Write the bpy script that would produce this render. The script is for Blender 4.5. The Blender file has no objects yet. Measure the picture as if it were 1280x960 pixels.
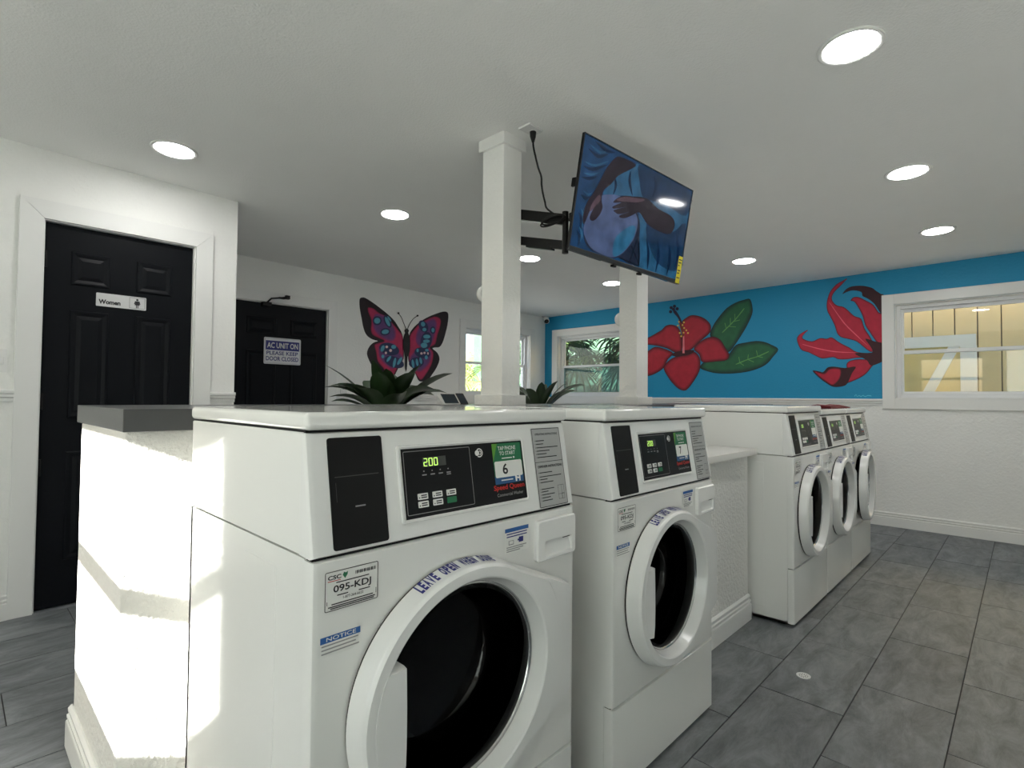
import bpy, bmesh, math, random
from mathutils import Vector, Matrix
from mathutils.geometry import tessellate_polygon
random.seed(7)
R = math.radians
scn = bpy.context.scene
COL = scn.collection

# ------------------------------------------------------------------ camera
cam_d = bpy.data.cameras.new('camera')
cam_d.sensor_width = 36.0
cam_d.lens = 18.917
cam_d.clip_start = 0.02
cam = bpy.data.objects.new('camera', cam_d)
COL.objects.link(cam)
cr, cd, cf = Vector((0.691, -0.723, 0.008)), Vector((0.025, 0.012, -1.0)), Vector((0.722, 0.691, 0.026))
rot = Matrix((cr, -cd, -cf)).transposed()
cam.matrix_world = Matrix.Translation((0, 0, 1.139)) @ rot.to_quaternion().to_matrix().to_4x4()
scn.camera = cam

# ------------------------------------------------------------------ world, sun, exposure
SUN_DIR = Vector((1.0, 0.42, -0.45)).normalized()
W = bpy.data.worlds.new('world')
scn.world = W
W.use_nodes = True
nt = W.node_tree
nt.nodes.clear()
sky = nt.nodes.new('ShaderNodeTexSky')
sky.sky_type = 'NISHITA'
sky.sun_disc = False
sky.sun_elevation = R(30)
sky.sun_rotation = R(247)
sky.air_density = 1.0
sky.dust_density = 2.5
sky.ozone_density = 1.0
bg = nt.nodes.new('ShaderNodeBackground')
bg.inputs['Strength'].default_value = 0.22
wo = nt.nodes.new('ShaderNodeOutputWorld')
nt.links.new(sky.outputs[0], bg.inputs[0])
nt.links.new(bg.outputs[0], wo.inputs[0])
sl = bpy.data.lights.new('sun', 'SUN')
sl.energy = 28.0
sl.angle = R(0.5)
sl.color = (1.0, 0.97, 0.92)
so = bpy.data.objects.new('sun', sl)
COL.objects.link(so)
so.location = (-8, -4, 6)
so.rotation_euler = SUN_DIR.to_track_quat('-Z', 'Y').to_euler()
LAMP = 34.0            # emission strength of the recessed lamps
vs = scn.view_settings
vs.view_transform = 'Standard'
vs.look = 'None'
vs.exposure = 1.02
vs.gamma = 1.0
vs.use_curve_mapping = False
try:
    scn.cycles.max_bounces = 10
    scn.cycles.diffuse_bounces = 6
    scn.cycles.glossy_bounces = 4
    scn.cycles.transparent_max_bounces = 12
    scn.cycles.sample_clamp_indirect = 6.0
    scn.cycles.caustics_reflective = False
    scn.cycles.caustics_refractive = False
except Exception:
    pass


# ------------------------------------------------------------------ helpers
def lin(r, g, b):
    f = lambda c: (c / 12.92 if c <= 0.04045 else ((c + 0.055) / 1.055) ** 2.4)
    return (f(r / 255), f(g / 255), f(b / 255))


def newmat(name):
    m = bpy.data.materials.new(name)
    m.use_nodes = True
    return m, m.node_tree, m.node_tree.nodes['Principled BSDF']


def mat(name, col, rough=0.5, metal=0.0, bump=None, var=0.0, vscale=6.0, spec=0.5, emit=0.0, coat=0.0):
    """procedural material: base colour with optional soft noise variation and bump=(scale, strength)"""
    m, t, p = newmat(name)
    p.inputs['Base Color'].default_value = (*col, 1)
    p.inputs['Roughness'].default_value = rough
    p.inputs['Metallic'].default_value = metal
    p.inputs['Specular IOR Level'].default_value = spec
    p.inputs['Coat Weight'].default_value = coat
    if emit:
        p.inputs['Emission Color'].default_value = (*col, 1)
        p.inputs['Emission Strength'].default_value = emit
    tc = t.nodes.new('ShaderNodeTexCoord')
    if var:
        n = t.nodes.new('ShaderNodeTexNoise')
        n.inputs['Scale'].default_value = vscale
        n.inputs['Detail'].default_value = 5
        t.links.new(tc.outputs['Object'], n.inputs['Vector'])
        mx = t.nodes.new('ShaderNodeMix')
        mx.data_type = 'RGBA'
        mx.inputs[6].default_value = (*[c * (1 - var) for c in col], 1)
        mx.inputs[7].default_value = (*[min(1, c * (1 + var)) for c in col], 1)
        t.links.new(n.outputs['Fac'], mx.inputs[0])
        t.links.new(mx.outputs[2], p.inputs['Base Color'])
    if bump:
        n2 = t.nodes.new('ShaderNodeTexNoise')
        n2.inputs['Scale'].default_value = bump[0]
        n2.inputs['Detail'].default_value = 3
        t.links.new(tc.outputs['Object'], n2.inputs['Vector'])
        b = t.nodes.new('ShaderNodeBump')
        b.inputs['Strength'].default_value = bump[1]
        b.inputs['Distance'].default_value = 0.01
        t.links.new(n2.outputs['Fac'], b.inputs['Height'])
        t.links.new(b.outputs[0], p.inputs['Normal'])
    return m


def glassmat(name, tint=(0.93, 0.96, 0.95), gloss=1.0, haze=None, ior=1.5, rough=0.02):
    m, t, p = newmat(name)
    t.nodes.remove(p)
    out = t.nodes['Material Output']
    tr = t.nodes.new('ShaderNodeBsdfTransparent')
    tr.inputs[0].default_value = (*tint, 1)
    gl = t.nodes.new('ShaderNodeBsdfGlossy')
    gl.inputs['Roughness'].default_value = rough
    gl.inputs[0].default_value = (gloss, gloss, gloss, 1)
    lw = t.nodes.new('ShaderNodeLayerWeight')      # Schlick reflectance, the same from both sides of the pane
    pw = t.nodes.new('ShaderNodeMath')
    pw.operation = 'POWER'
    pw.inputs[1].default_value = 5.0
    t.links.new(lw.outputs['Facing'], pw.inputs[0])
    f0 = ((ior - 1) / (ior + 1)) ** 2 * 1.8
    fr = t.nodes.new('ShaderNodeMath')
    fr.operation = 'MULTIPLY_ADD'
    fr.inputs[1].default_value = 1 - f0
    fr.inputs[2].default_value = f0
    t.links.new(pw.outputs[0], fr.inputs[0])
    mx = t.nodes.new('ShaderNodeMixShader')
    t.links.new(fr.outputs[0], mx.inputs[0])
    src = tr
    if haze:
        df = t.nodes.new('ShaderNodeBsdfTranslucent')
        df.inputs[0].default_value = (*haze[1], 1)
        m2 = t.nodes.new('ShaderNodeMixShader')
        m2.inputs[0].default_value = haze[0]
        t.links.new(tr.outputs[0], m2.inputs[1])
        t.links.new(df.outputs[0], m2.inputs[2])
        src = m2
    t.links.new(src.outputs[0], mx.inputs[1])
    t.links.new(gl.outputs[0], mx.inputs[2])
    t.links.new(mx.outputs[0], out.inputs[0])
    return m


def colmat(name, rough=0.6, emit=0.0, noise=0.0):
    """paint whose colours are stored on the mesh (flat murals and the picture on the screen)"""
    m, t, p = newmat(name)
    a = t.nodes.new('ShaderNodeVertexColor')
    a.layer_name = 'Col'
    p.inputs['Roughness'].default_value = rough
    src = a.outputs[0]
    if noise:
        tc = t.nodes.new('ShaderNodeTexCoord')
        n = t.nodes.new('ShaderNodeTexNoise')
        n.inputs['Scale'].default_value = 14
        n.inputs['Detail'].default_value = 6
        t.links.new(tc.outputs['Object'], n.inputs['Vector'])
        mr = t.nodes.new('ShaderNodeMapRange')
        mr.inputs[1].default_value = 0.3
        mr.inputs[2].default_value = 0.7
        mr.inputs[3].default_value = 1 - noise
        mr.inputs[4].default_value = 1 + noise
        t.links.new(n.outputs['Fac'], mr.inputs[0])
        mx = t.nodes.new('ShaderNodeVectorMath')
        mx.operation = 'SCALE'
        t.links.new(a.outputs[0], mx.inputs[0])
        t.links.new(mr.outputs[0], mx.inputs['Scale'])
        src = mx.outputs[0]
    if emit:
        p.inputs['Base Color'].default_value = (0.004, 0.004, 0.005, 1)
        t.links.new(src, p.inputs['Emission Color'])
        p.inputs['Emission Strength'].default_value = emit
    else:
        t.links.new(src, p.inputs['Base Color'])
    return m


class MB:
    """collects shapes; done() links them as one mesh object"""
    def __init__(s):
        s.bm = bmesh.new()

    def faces(s, vs_, fs, mi=0):
        v = [s.bm.verts.new(p) for p in vs_]
        for f in fs:
            try:
                q = s.bm.faces.new([v[i] for i in f])
                q.material_index = mi
            except ValueError:
                pass
        return v

    def box(s, x0, x1, y0, y1, z0, z1, bev=0.0, seg=2, mi=0):
        v = s.faces([(x0, y0, z0), (x1, y0, z0), (x1, y1, z0), (x0, y1, z0), (x0, y0, z1), (x1, y0, z1), (x1, y1, z1), (x0, y1, z1)],
                    [(3, 2, 1, 0), (4, 5, 6, 7), (0, 1, 5, 4), (1, 2, 6, 5), (2, 3, 7, 6), (3, 0, 4, 7)], mi)
        if bev:
            es = {e for q in v for e in q.link_edges}
            bmesh.ops.bevel(s.bm, geom=list(es), offset=bev, segments=seg, affect='EDGES', profile=0.5)
        return s

    def loft(s, loops, cap0=False, cap1=False, mi=0, closed=True):
        L = [[s.bm.verts.new(p) for p in l] for l in loops]
        n = len(L[0])
        for a, b in zip(L, L[1:]):
            for i in range(n if closed else n - 1):
                j = (i + 1) % n
                try:
                    q = s.bm.faces.new((a[i], a[j], b[j], b[i]))
                    q.material_index = mi
                except ValueError:
                    pass
        if cap0:
            s.bm.faces.new(L[0][::-1]).material_index = mi
        if cap1:
            s.bm.faces.new(L[-1]).material_index = mi
        return s

    def tube(s, path, r, n=8, mi=0):
        loops = []
        for i, p in enumerate(path):
            p = Vector(p)
            d = (Vector(path[min(i + 1, len(path) - 1)]) - Vector(path[max(i - 1, 0)])).normalized()
            u = d.orthogonal().normalized() if i == 0 else (u - d * u.dot(d)).normalized()
            w = d.cross(u)
            rr = r[i] if isinstance(r, (list, tuple)) else r
            loops.append([p + (u * math.cos(2 * math.pi * k / n) + w * math.sin(2 * math.pi * k / n)) * rr for k in range(n)])
        return s.loft(loops, True, True, mi)

    def quad(s, f, u0, u1, v0, v1, d, mi=0):
        s.faces([f(u0, v0, d), f(u1, v0, d), f(u1, v1, d), f(u0, v1, d)], [(0, 1, 2, 3)], mi)
        return s

    def rrect(s, f, u0, u1, v0, v1, d, r, mi=0, d0=None):
        """rounded plate lying at distance d in front of the surface f (with an edge down to d0)"""
        pts = rr_pts(u0, u1, v0, v1, r)
        if d0 is None:
            s.faces([f(u, v, d) for u, v in pts], [tuple(range(len(pts)))], mi)
        else:
            s.loft([[f(u, v, d0) for u, v in pts], [f(u, v, d) for u, v in pts]], False, True, mi)
        return s

    def frame(s, f, u0, u1, v0, v1, w, d, r=0.0, mi=0):
        a = rr_pts(u0, u1, v0, v1, max(r, 1e-4))
        b = rr_pts(u0 + w, u1 - w, v0 + w, v1 - w, max(r - w, 1e-4))
        s.loft([[f(u, v, d) for u, v in a], [f(u, v, d) for u, v in b]], mi=mi)
        return s

    def poly(s, f, pts, d, mi=0):
        s.faces([f(u, v, d) for u, v in pts], [tuple(range(len(pts)))], mi)
        return s

    def text(s, f, body, u0, u1, v0, v1, d, bold=0.0, mi=0):
        """lettering fitted into the rectangle u0..u1, v0..v1 of the surface f"""
        V, F = text_shape(body, bold)
        xs = [p[0] for p in V]
        ys = [p[1] for p in V]
        ax, bx, ay, by = min(xs), max(xs), min(ys), max(ys)
        s.faces([f(u0 + (x - ax) / (bx - ax) * (u1 - u0), v0 + (y - ay) / max(by - ay, 1e-6) * (v1 - v0), d) for x, y in V], F, mi)
        return s

    def done(s, name, m, parent=None, loc=None, angle=35, flat=False, tri=False):
        if tri:
            s.bm.normal_update()
            bmesh.ops.triangulate(s.bm, faces=s.bm.faces[:])
        bmesh.ops.recalc_face_normals(s.bm, faces=s.bm.faces[:])
        me = bpy.data.meshes.new(name)
        s.bm.to_mesh(me)
        s.bm.free()
        for q in (m if isinstance(m, (list, tuple)) else [m]):
            me.materials.append(q)
        if not flat:
            for p in me.polygons:
                p.use_smooth = True
            me.set_sharp_from_angle(angle=R(angle))
        o = bpy.data.objects.new(name, me)
        COL.objects.link(o)
        if parent:
            o.parent = parent
        if loc:
            o.location = loc
        if not flat:
            o.modifiers.new('weighted_normals', 'WEIGHTED_NORMAL').keep_sharp = True
        return o


_tx = {}
def text_shape(body, bold):
    k = (body, bold)
    if k not in _tx:
        c = bpy.data.curves.new('lettering', 'FONT')
        c.body = body
        c.size = 1
        c.offset = bold
        c.resolution_u = 3
        o = bpy.data.objects.new('lettering', c)
        me = bpy.data.meshes.new_from_object(o)
        _tx[k] = ([(v.co.x, v.co.y) for v in me.vertices], [tuple(p.vertices) for p in me.polygons])
        bpy.data.objects.remove(o)
        bpy.data.curves.remove(c)
        bpy.data.meshes.remove(me)
    return _tx[k]


def rr_pts(u0, u1, v0, v1, r, n=5):
    P = []
    for cx, cy, a in ((u1 - r, v1 - r, 0), (u0 + r, v1 - r, 90), (u0 + r, v0 + r, 180), (u1 - r, v0 + r, 270)):
        for i in range(n):
            t = R(a + 90 * i / (n - 1))
            P.append((cx + r * math.cos(t), cy + r * math.sin(t)))
    return P


def circ(r, n=48, cx=0, cz=0, y=0):
    return [(cx + r * math.cos(2 * math.pi * i / n), y, cz + r * math.sin(2 * math.pi * i / n)) for i in range(n)]


def tag(o, label=None, cat=None, group=None, kind=None):
    if label: o['label'] = label
    if cat: o['category'] = cat
    if group: o['group'] = group
    if kind: o['kind'] = kind
    return o


def empty(name, loc, label=None, cat=None, group=None, kind=None, rz=0):
    o = bpy.data.objects.new(name, None)
    o.empty_display_size = 0.1
    COL.objects.link(o)
    o.location = loc
    o.rotation_euler = (0, 0, rz)
    return tag(o, label, cat, group, kind)


FR = lambda u, v, d: (u, -d, v)          # a flat surface that faces -Y

# ------------------------------------------------------------------ materials
M = {}
M['wall'] = mat('white_stucco_paint', (0.84, 0.84, 0.815), 0.6, bump=(55, 0.35), var=0.02)
M['blue'] = mat('teal_blue_paint', lin(20, 142, 186), 0.55, bump=(55, 0.2), var=0.06, vscale=1.5)
M['ceil'] = mat('white_textured_ceiling', (0.85, 0.85, 0.83), 0.8, bump=(110, 0.22), var=0.02)
M['pony'] = mat('rough_white_stucco', (0.80, 0.79, 0.76), 0.7, bump=(60, 0.8), var=0.03, vscale=20)
M['trim'] = mat('white_trim_paint', (0.80, 0.80, 0.78), 0.35)
M['vinyl'] = mat('white_vinyl', (0.78, 0.79, 0.80), 0.3)
M['door'] = mat('black_door_paint', (0.006, 0.007, 0.009), 0.42, spec=0.12)
M['enamel'] = mat('white_enamel', (0.80, 0.80, 0.775), 0.09, var=0.01, vscale=3, spec=0.55)
M['plastic'] = mat('white_plastic', (0.79, 0.79, 0.775), 0.22)
M['black'] = mat('black_plastic', (0.006, 0.006, 0.006), 0.4, spec=0.25)
M['coin'] = mat('black_coin_plate', (0.008, 0.008, 0.008), 0.5, spec=0.2)
M['display'] = mat('black_display_film', (0.005, 0.005, 0.006), 0.35, spec=0.25)
M['rubber'] = mat('black_rubber', (0.006, 0.006, 0.006), 0.5, spec=0.25)
M['steel'] = mat('dark_drum_steel', (0.008, 0.008, 0.008), 0.35, spec=0.12)
M['chrome'] = mat('chrome_ring', (0.55, 0.55, 0.55), 0.15, metal=1.0)
M['bowl'] = glassmat('smoked_door_glass', (0.16, 0.16, 0.16), 0.65, rough=0.04, ior=1.38)
M['gap'] = mat('dark_gap', (0.004, 0.004, 0.004), 0.9)  # near-black that puts the shade of gaps and holes into colour
M['print_w'] = mat('white_print', (0.78, 0.78, 0.75), 0.4)
M['print_k'] = mat('black_print', (0.012, 0.012, 0.014), 0.5)
M['print_b'] = mat('blue_print', lin(34, 92, 160), 0.45)
M['print_navy'] = mat('navy_print', lin(38, 42, 120), 0.45)
M['print_g'] = mat('green_print', lin(24, 110, 70), 0.45)
M['print_g2'] = mat('light_green_print', lin(90, 150, 50), 0.45)
M['print_r'] = mat('red_print', lin(190, 36, 28), 0.45)
M['print_t'] = mat('dark_blue_print', lin(30, 84, 132), 0.45)
M['print_gray'] = mat('gray_print', (0.30, 0.30, 0.30), 0.45)
M['silver'] = mat('silver_instruction_plate', (0.46, 0.46, 0.45), 0.35, metal=0.25)
M['led'] = mat('green_led', (0.42, 0.75, 0.12), 0.4, emit=1.0)
M['led_off'] = mat('unlit_led', (0.05, 0.055, 0.05), 0.4)
M['dark_top'] = mat('charcoal_laminate', (0.052, 0.054, 0.056), 0.32, var=0.15, vscale=8)
M['counter'] = mat('pale_laminate', (0.74, 0.73, 0.70), 0.35, var=0.05, vscale=12)
M['lamp'] = mat('lit_lens', (1.0, 0.985, 0.965), 0.5, emit=LAMP)
M['pane'] = glassmat('clear_pane')
M['screened'] = glassmat('screened_pane', (0.34, 0.50, 0.52), haze=(0.45, (0.12, 0.24, 0.26)))
M['frosted'] = glassmat('frosted_pane', (0.0, 0.0, 0.0), haze=(1.0, (0.185, 0.21, 0.205)))  # pane of the added left-wall windows, spreads the sun as fill light
M['cloth'] = mat('dark_red_cloth', lin(96, 14, 22), 0.8, bump=(60, 0.5), var=0.2)
M['soil'] = mat('potting_soil', (0.03, 0.02, 0.015), 0.9, bump=(40, 1))
M['pot'] = mat('glazed_pot', (0.55, 0.53, 0.50), 0.35)
M['leaf'] = mat('dark_green_leaf', lin(34, 54, 28), 0.4, var=0.35, vscale=9)
M['palmleaf'] = mat('palm_leaf', lin(40, 64, 38), 0.7, spec=0.1, var=0.45, vscale=3)
M['palmleaf3'] = mat('pale_palm_leaf', lin(70, 90, 48), 0.7, spec=0.1, var=0.4, vscale=3)
M['palmleaf2'] = mat('sunlit_palm_leaf', lin(128, 142, 74), 0.7, var=0.3, vscale=3)
M['bark'] = mat('palm_bark', lin(120, 100, 76), 0.8, bump=(20, 1), var=0.3)
M['tan'] = mat('tan_board_paint', lin(200, 182, 142), 0.7, bump=(12, 0.3), var=0.06, vscale=4)
M['barn'] = mat('white_barn_trim', lin(206, 209, 213), 0.6, var=0.05)
M['ground'] = mat('pale_concrete', (0.60, 0.59, 0.56), 0.8, var=0.1, vscale=1.2)
M['exterior'] = mat('exterior_white', (0.7, 0.7, 0.67), 0.7)
M['paint'] = colmat('mural_paint', 0.6, noise=0.12)
M['screen'] = colmat('lit_screen', 0.08, emit=0.40, noise=0.35)
M['yellow'] = mat('yellow_print', lin(214, 200, 30), 0.5)


def tile_mat():
    m, t, p = newmat('gray_porcelain_tile')
    tc = t.nodes.new('ShaderNodeTexCoord')
    oi = t.nodes.new('ShaderNodeObjectInfo')
    geo = t.nodes.new('ShaderNodeNewGeometry')
    mp = t.nodes.new('ShaderNodeMapping')
    mp.inputs['Scale'].default_value = (2.2, 6.0, 1)
    add = t.nodes.new('ShaderNodeVectorMath')
    add.operation = 'MULTIPLY_ADD'
    add.inputs[1].default_value = (37, 53, 11)
    t.links.new(oi.outputs['Random'], add.inputs[0])
    t.links.new(geo.outputs['Position'], mp.inputs[0])
    t.links.new(mp.outputs[0], add.inputs[2])
    n = t.nodes.new('ShaderNodeTexNoise')
    n.inputs['Scale'].default_value = 1.9
    n.inputs['Detail'].default_value = 12
    n.inputs['Roughness'].default_value = 0.76
    n.inputs['Distortion'].default_value = 0.5
    t.links.new(add.outputs[0], n.inputs['Vector'])
    rp = t.nodes.new('ShaderNodeValToRGB')
    e = rp.color_ramp.elements
    e[0].position = 0.36
    e[0].color = (0.088, 0.095, 0.103, 1)
    e[1].position = 0.66
    e[1].color = (0.225, 0.238, 0.250, 1)
    t.links.new(n.outputs['Fac'], rp.inputs[0])
    mr = t.nodes.new('ShaderNodeMapRange')
    mr.inputs[3].default_value = 0.86
    mr.inputs[4].default_value = 1.12
    t.links.new(oi.outputs['Random'], mr.inputs[0])
    sc = t.nodes.new('ShaderNodeVectorMath')
    sc.operation = 'SCALE'
    t.links.new(rp.outputs[0], sc.inputs[0])
    t.links.new(mr.outputs[0], sc.inputs['Scale'])
    t.links.new(sc.outputs[0], p.inputs['Base Color'])
    p.inputs['Roughness'].default_value = 0.52
    b = t.nodes.new('ShaderNodeBump')
    b.inputs['Strength'].default_value = 0.12
    b.inputs['Distance'].default_value = 0.004
    t.links.new(n.outputs['Fac'], b.inputs['Height'])
    t.links.new(b.outputs[0], p.inputs['Normal'])
    return m


M['tile'] = tile_mat()
M['grout'] = mat('dark_grout', (0.045, 0.045, 0.045), 0.9)

# ------------------------------------------------------------------ the room shell
XL, XR, YN, YB = -1.77, 5.97, -2.5, 5.05      # inner faces of the left, right, near and back walls
ceil_z = lambda x, y: 2.424 - 0.0193 * (x - 0.765) - 0.0094 * (y - 3.74)
RAIL = 1.11


def wall_cells(mb, u0, u1, z0, z1, holes, put, split=None):
    us = sorted({u0, u1, *[h[0] for h in holes], *[h[1] for h in holes]})
    zs = sorted({z0, z1, *[h[2] for h in holes], *[h[3] for h in holes], *([split] if split else [])})
    for a, b in zip(us, us[1:]):
        for c, d in zip(zs, zs[1:]):
            if any(h[0] <= (a + b) / 2 <= h[1] and h[2] <= (c + d) / 2 <= h[3] for h in holes):
                continue
            put(mb, a, b, c, d)


# floor base and tiles
mb = MB()
mb.box(XL, XR, YN, YB, -0.15, -0.004)
floor = tag(mb.done('floor', M['grout']), 'dark gray twelve by twenty four porcelain tile floor', kind='structure')
TW, TL, G = 0.2925, 0.600, 0.004
tm = MB()
tm.box(-TL / 2 + G / 2, TL / 2 - G / 2, -TW / 2 + G / 2, TW / 2 - G / 2, -0.01, 0.0)
proto = tm.done('tile', M['tile'], floor, flat=True)
tile_mesh = proto.data
bpy.data.objects.remove(proto)
rest = MB()
rows = range(-8, 16)
for r in rows:
    y0 = 0.1995 + r * TW                      # joint lines measured on the floor
    off = 2.865 if r % 2 else 2.565
    k0 = math.floor((XL - off) / TL)
    for k in range(k0, k0 + 15):
        x0 = off + k * TL
        a, b = max(x0, XL), min(x0 + TL, XR)
        c, d = max(y0, YN), min(y0 + TW, YB)
        if b - a < 0.03 or d - c < 0.03:
            continue
        full = (b - a) > TL - 0.001 and (d - c) > TW - 0.001
        near = (x0 > 1.2 and -0.6 < y0 < 1.1) or (x0 < 0.7 and x0 > -0.9 and 1.1 < y0 < 3.75)
        if near and full:
            o = bpy.data.objects.new('tile', tile_mesh)
            COL.objects.link(o)
            o.parent = floor
            o.location = (x0 + TL / 2, y0 + TW / 2, random.uniform(-0.0006, 0.0004))
        elif near:
            m2 = MB()
            m2.box(a + G / 2, b - G / 2, c + G / 2, d - G / 2, -0.01, 0)
            m2.done('tile', M['tile'], floor, flat=True)
        else:
            rest.box(a + G / 2, b - G / 2, c + G / 2, d - G / 2, -0.01, 0)
tag(rest.done('floor_tiles', M['tile'], floor, flat=True), kind='stuff')

# ceiling: one slab that falls slightly to the back right, as measured
mb = MB()
x0, x1, y0, y1 = XL - 0.3, XR + 0.95, YN - 0.4, YB + 0.3  # right edge overhangs as an added eave that shades the shed
cz = [(x0, y0), (x1, y0), (x1, y1), (x0, y1)]
mb.faces([(x, y, ceil_z(x, y)) for x, y in cz] + [(x, y, ceil_z(x, y) + 0.25) for x, y in cz],
         [(0, 1, 2, 3), (7, 6, 5, 4), (0, 4, 5, 1), (1, 5, 6, 2), (2, 6, 7, 3), (3, 7, 4, 0)])
tag(mb.done('ceiling', M['ceil'], flat=True), 'white textured drywall ceiling', kind='structure')

# walls
WIN_R = (-0.60, 0.865, 1.165, 2.025)          # y0, y1, z0, z1 of the clear openings in the blue wall
WIN_M = (3.63, 4.81, 1.165, 2.02)
WIN_B = (4.43, 5.63, 1.165, 2.02)            # x0, x1 in the back wall
WIN_L = (0.56, 1.62, 1.155, 2.068)             # in the left wall
FILL_WIN_F = (2.70, 3.06, 0.20, 2.20)           # unseen frosted glazing added in the left wall for fill light
FILL_WIN_G = (-0.95, 0.32, 0.20, 2.20)  # second added frosted opening, unseen, lights the faces turned left
DOOR1 = (0.331, 1.036, 0.0, 2.06)
DOOR2 = (1.735, 2.60, 0.0, 2.0)


def put_right(mb, a, b, c, d):
    mb.box(XR, XR + 0.16, a, b, c, d, mi=1 if c >= RAIL - 0.001 else 0)


mb = MB()
wall_cells(mb, YN, YB + 0.16, -0.1, 2.40, [WIN_R, WIN_M], put_right, RAIL)
tag(mb.done('wall_right', [M['wall'], M['blue']], flat=True), 'teal blue wall above a white lower wall', kind='structure')
mb = MB()
wall_cells(mb, XL - 0.16, XR, -0.1, 2.45, [(1.735, 2.60, -0.2, 2.0), WIN_B], lambda m, a, b, c, d: m.box(a, b, YB, YB + 0.16, c, d))
tag(mb.done('wall_back', M['wall'], flat=True), 'white back wall with a butterfly painting', kind='structure')
mb = MB()
wall_cells(mb, YN - 0.16, YB, -0.1, 2.56, [WIN_L, FILL_WIN_F, FILL_WIN_G], lambda m, a, b, c, d: m.box(XL - 0.16, XL, a, b, c, d))
tag(mb.done('wall_left', M['wall'], flat=True), kind='structure')
FILL_WIN_N1 = (-1.62, 0.9, 0.12, 1.00)  # unseen opening, sized for the light it throws on the fronts
FILL_WIN_N2 = (2.0, 3.7, 0.12, 1.10)  # unseen opening added to light the middle washers and counter
mb = MB()
wall_cells(mb, XL, XR + 0.16, -0.1, 2.56, [FILL_WIN_N1, FILL_WIN_N2], lambda m, a, b, c, d: m.box(a, b, YN - 0.16, YN, c, d))
tag(mb.done('wall_near', M['wall'], flat=True), kind='structure')
mb = MB()
RY = 3.737
wall_cells(mb, XL, 1.285, -0.0, 2.45, [(DOOR1[0], DOOR1[1], -0.1, DOOR1[3])], lambda m, a, b, c, d: m.box(a, b, RY, RY + 0.11, c, d))
mb.box(1.175, 1.285, RY + 0.11, YB, 0, 2.45)
tag(mb.done('wall_restroom', M['wall'], flat=True), 'white partition wall of the restroom', kind='structure')


# six-panel doors -------------------------------------------------
def six_panel_door(name, x0, x1, y, ztop, xs, zs, label, hinges):
    d = empty(name, (x0, y, 0), label, kind='structure')
    w = x1 - x0
    MB().box(0.003, w - 0.003, 0.0, 0.04, 0.008, ztop - 0.004, 0.002, 1).done('door_leaf', M['door'], d)
    for (a, b) in xs:
        for (c, e) in zs:
            m = MB()
            rect = lambda i, yy: [(a + i, yy, c + i), (b - i, yy, c + i), (b - i, yy, e - i), (a + i, yy, e - i)]
            m.loft([rect(0, 0.001), rect(0.006, -0.007), rect(0.014, -0.007), rect(0.030, -0.0005), rect(0.050, -0.0065)], False, True)
            m.done('door_panel', M['door'], d, flat=True)
    for z in hinges:
        m = MB()
        m.tube([(0.004, -0.006, z - 0.045), (0.004, -0.006, z + 0.045)], 0.007)
        m.box(-0.012, 0.016, -0.002, 0.001, z - 0.045, z + 0.045)
        m.done('hinge', M['black'], d)
    return d


def casing(parent, x0, x1, z1, w, t=0.018, y=0.0):
    """three mitred flat boards round a door opening; local to parent (x along the wall, y out of it)"""
    for nm, pts in (('casing', [(x0 - w, 0), (x0, 0), (x0, z1), (x0 - w, z1 + w)]),
                    ('casing', [(x1, 0), (x1 + w, 0), (x1 + w, z1 + w), (x1, z1)]),
                    ('casing', [(x0 - w, z1 + w), (x0, z1), (x1, z1), (x1 + w, z1 + w)])):
        m = MB()
        i = 0.003
        c = (sum(p[0] for p in pts) / 4, sum(p[1] for p in pts) / 4)
        sh = [(p[0] - math.copysign(0.0012, p[0] - c[0]), p[1] - math.copysign(0.0012, p[1] - c[1])) for p in pts]
        m.loft([[(u, y, v) for u, v in pts], [(u, y - t + i, v) for u, v in pts], [(u, y - t, v) for u, v in sh]], False, True)
        m.done(nm, M['trim'], parent, flat=True)


d1 = six_panel_door('door_1', DOOR1[0], DOOR1[1], RY + 0.025, DOOR1[3], [(0.112, 0.288), (0.412, 0.592)],
                    [(0.245, 0.83), (1.01, 1.60), (1.737, 1.922)], 'black six-panel restroom door in a wide white casing', [0.75, 1.10, 1.86])
casing(d1, -0.006, DOOR1[1] - DOOR1[0] + 0.006, 2.064, 0.098, y=-0.025)
MB().box(-0.006, 0.0, -0.024, 0.08, 0, 2.064).done('jamb', M['trim'], d1)
d2 = six_panel_door('door_2', DOOR2[0], DOOR2[1], YB + 0.02, DOOR2[3], [(0.10, 0.37), (0.50, 0.77)],
                    [(0.245, 0.80), (0.98, 1.56), (1.71, 1.87)], 'black six-panel exterior door in the white back wall', [])
casing(d2, -0.006, DOOR2[1] - DOOR2[0] + 0.006, 2.006, 0.095, y=-0.02)
m = MB()
m.box(0.22, 0.30, -0.06, 0.0, 1.965, 2.0, 0.004)
m.tube([(0.26, -0.04, 1.995), (0.29, -0.07, 2.035), (0.44, -0.06, 2.066)], 0.008)
m.box(0.425, 0.465, -0.07, -0.018, 2.05, 2.085, 0.003)
m.box(0.36, 0.415, -0.072, -0.05, 2.044, 2.06, 0.003)
m.done('door_closer', M['black'], d2)


# chair rails and baseboards --------------------------------------
def rail_loop(axis, a, b, wall, sgn, z0, prof):
    """profile swept along a wall. axis 'x': wall at y=wall; axis 'y': wall at x=wall; sgn = direction into the room"""
    L = []
    for s in (a, b):
        L.append([((s, wall + sgn * o, z0 + z) if axis == 'x' else (wall + sgn * o, s, z0 + z)) for o, z in prof])
    return MB().loft(L, True, True)


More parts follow.
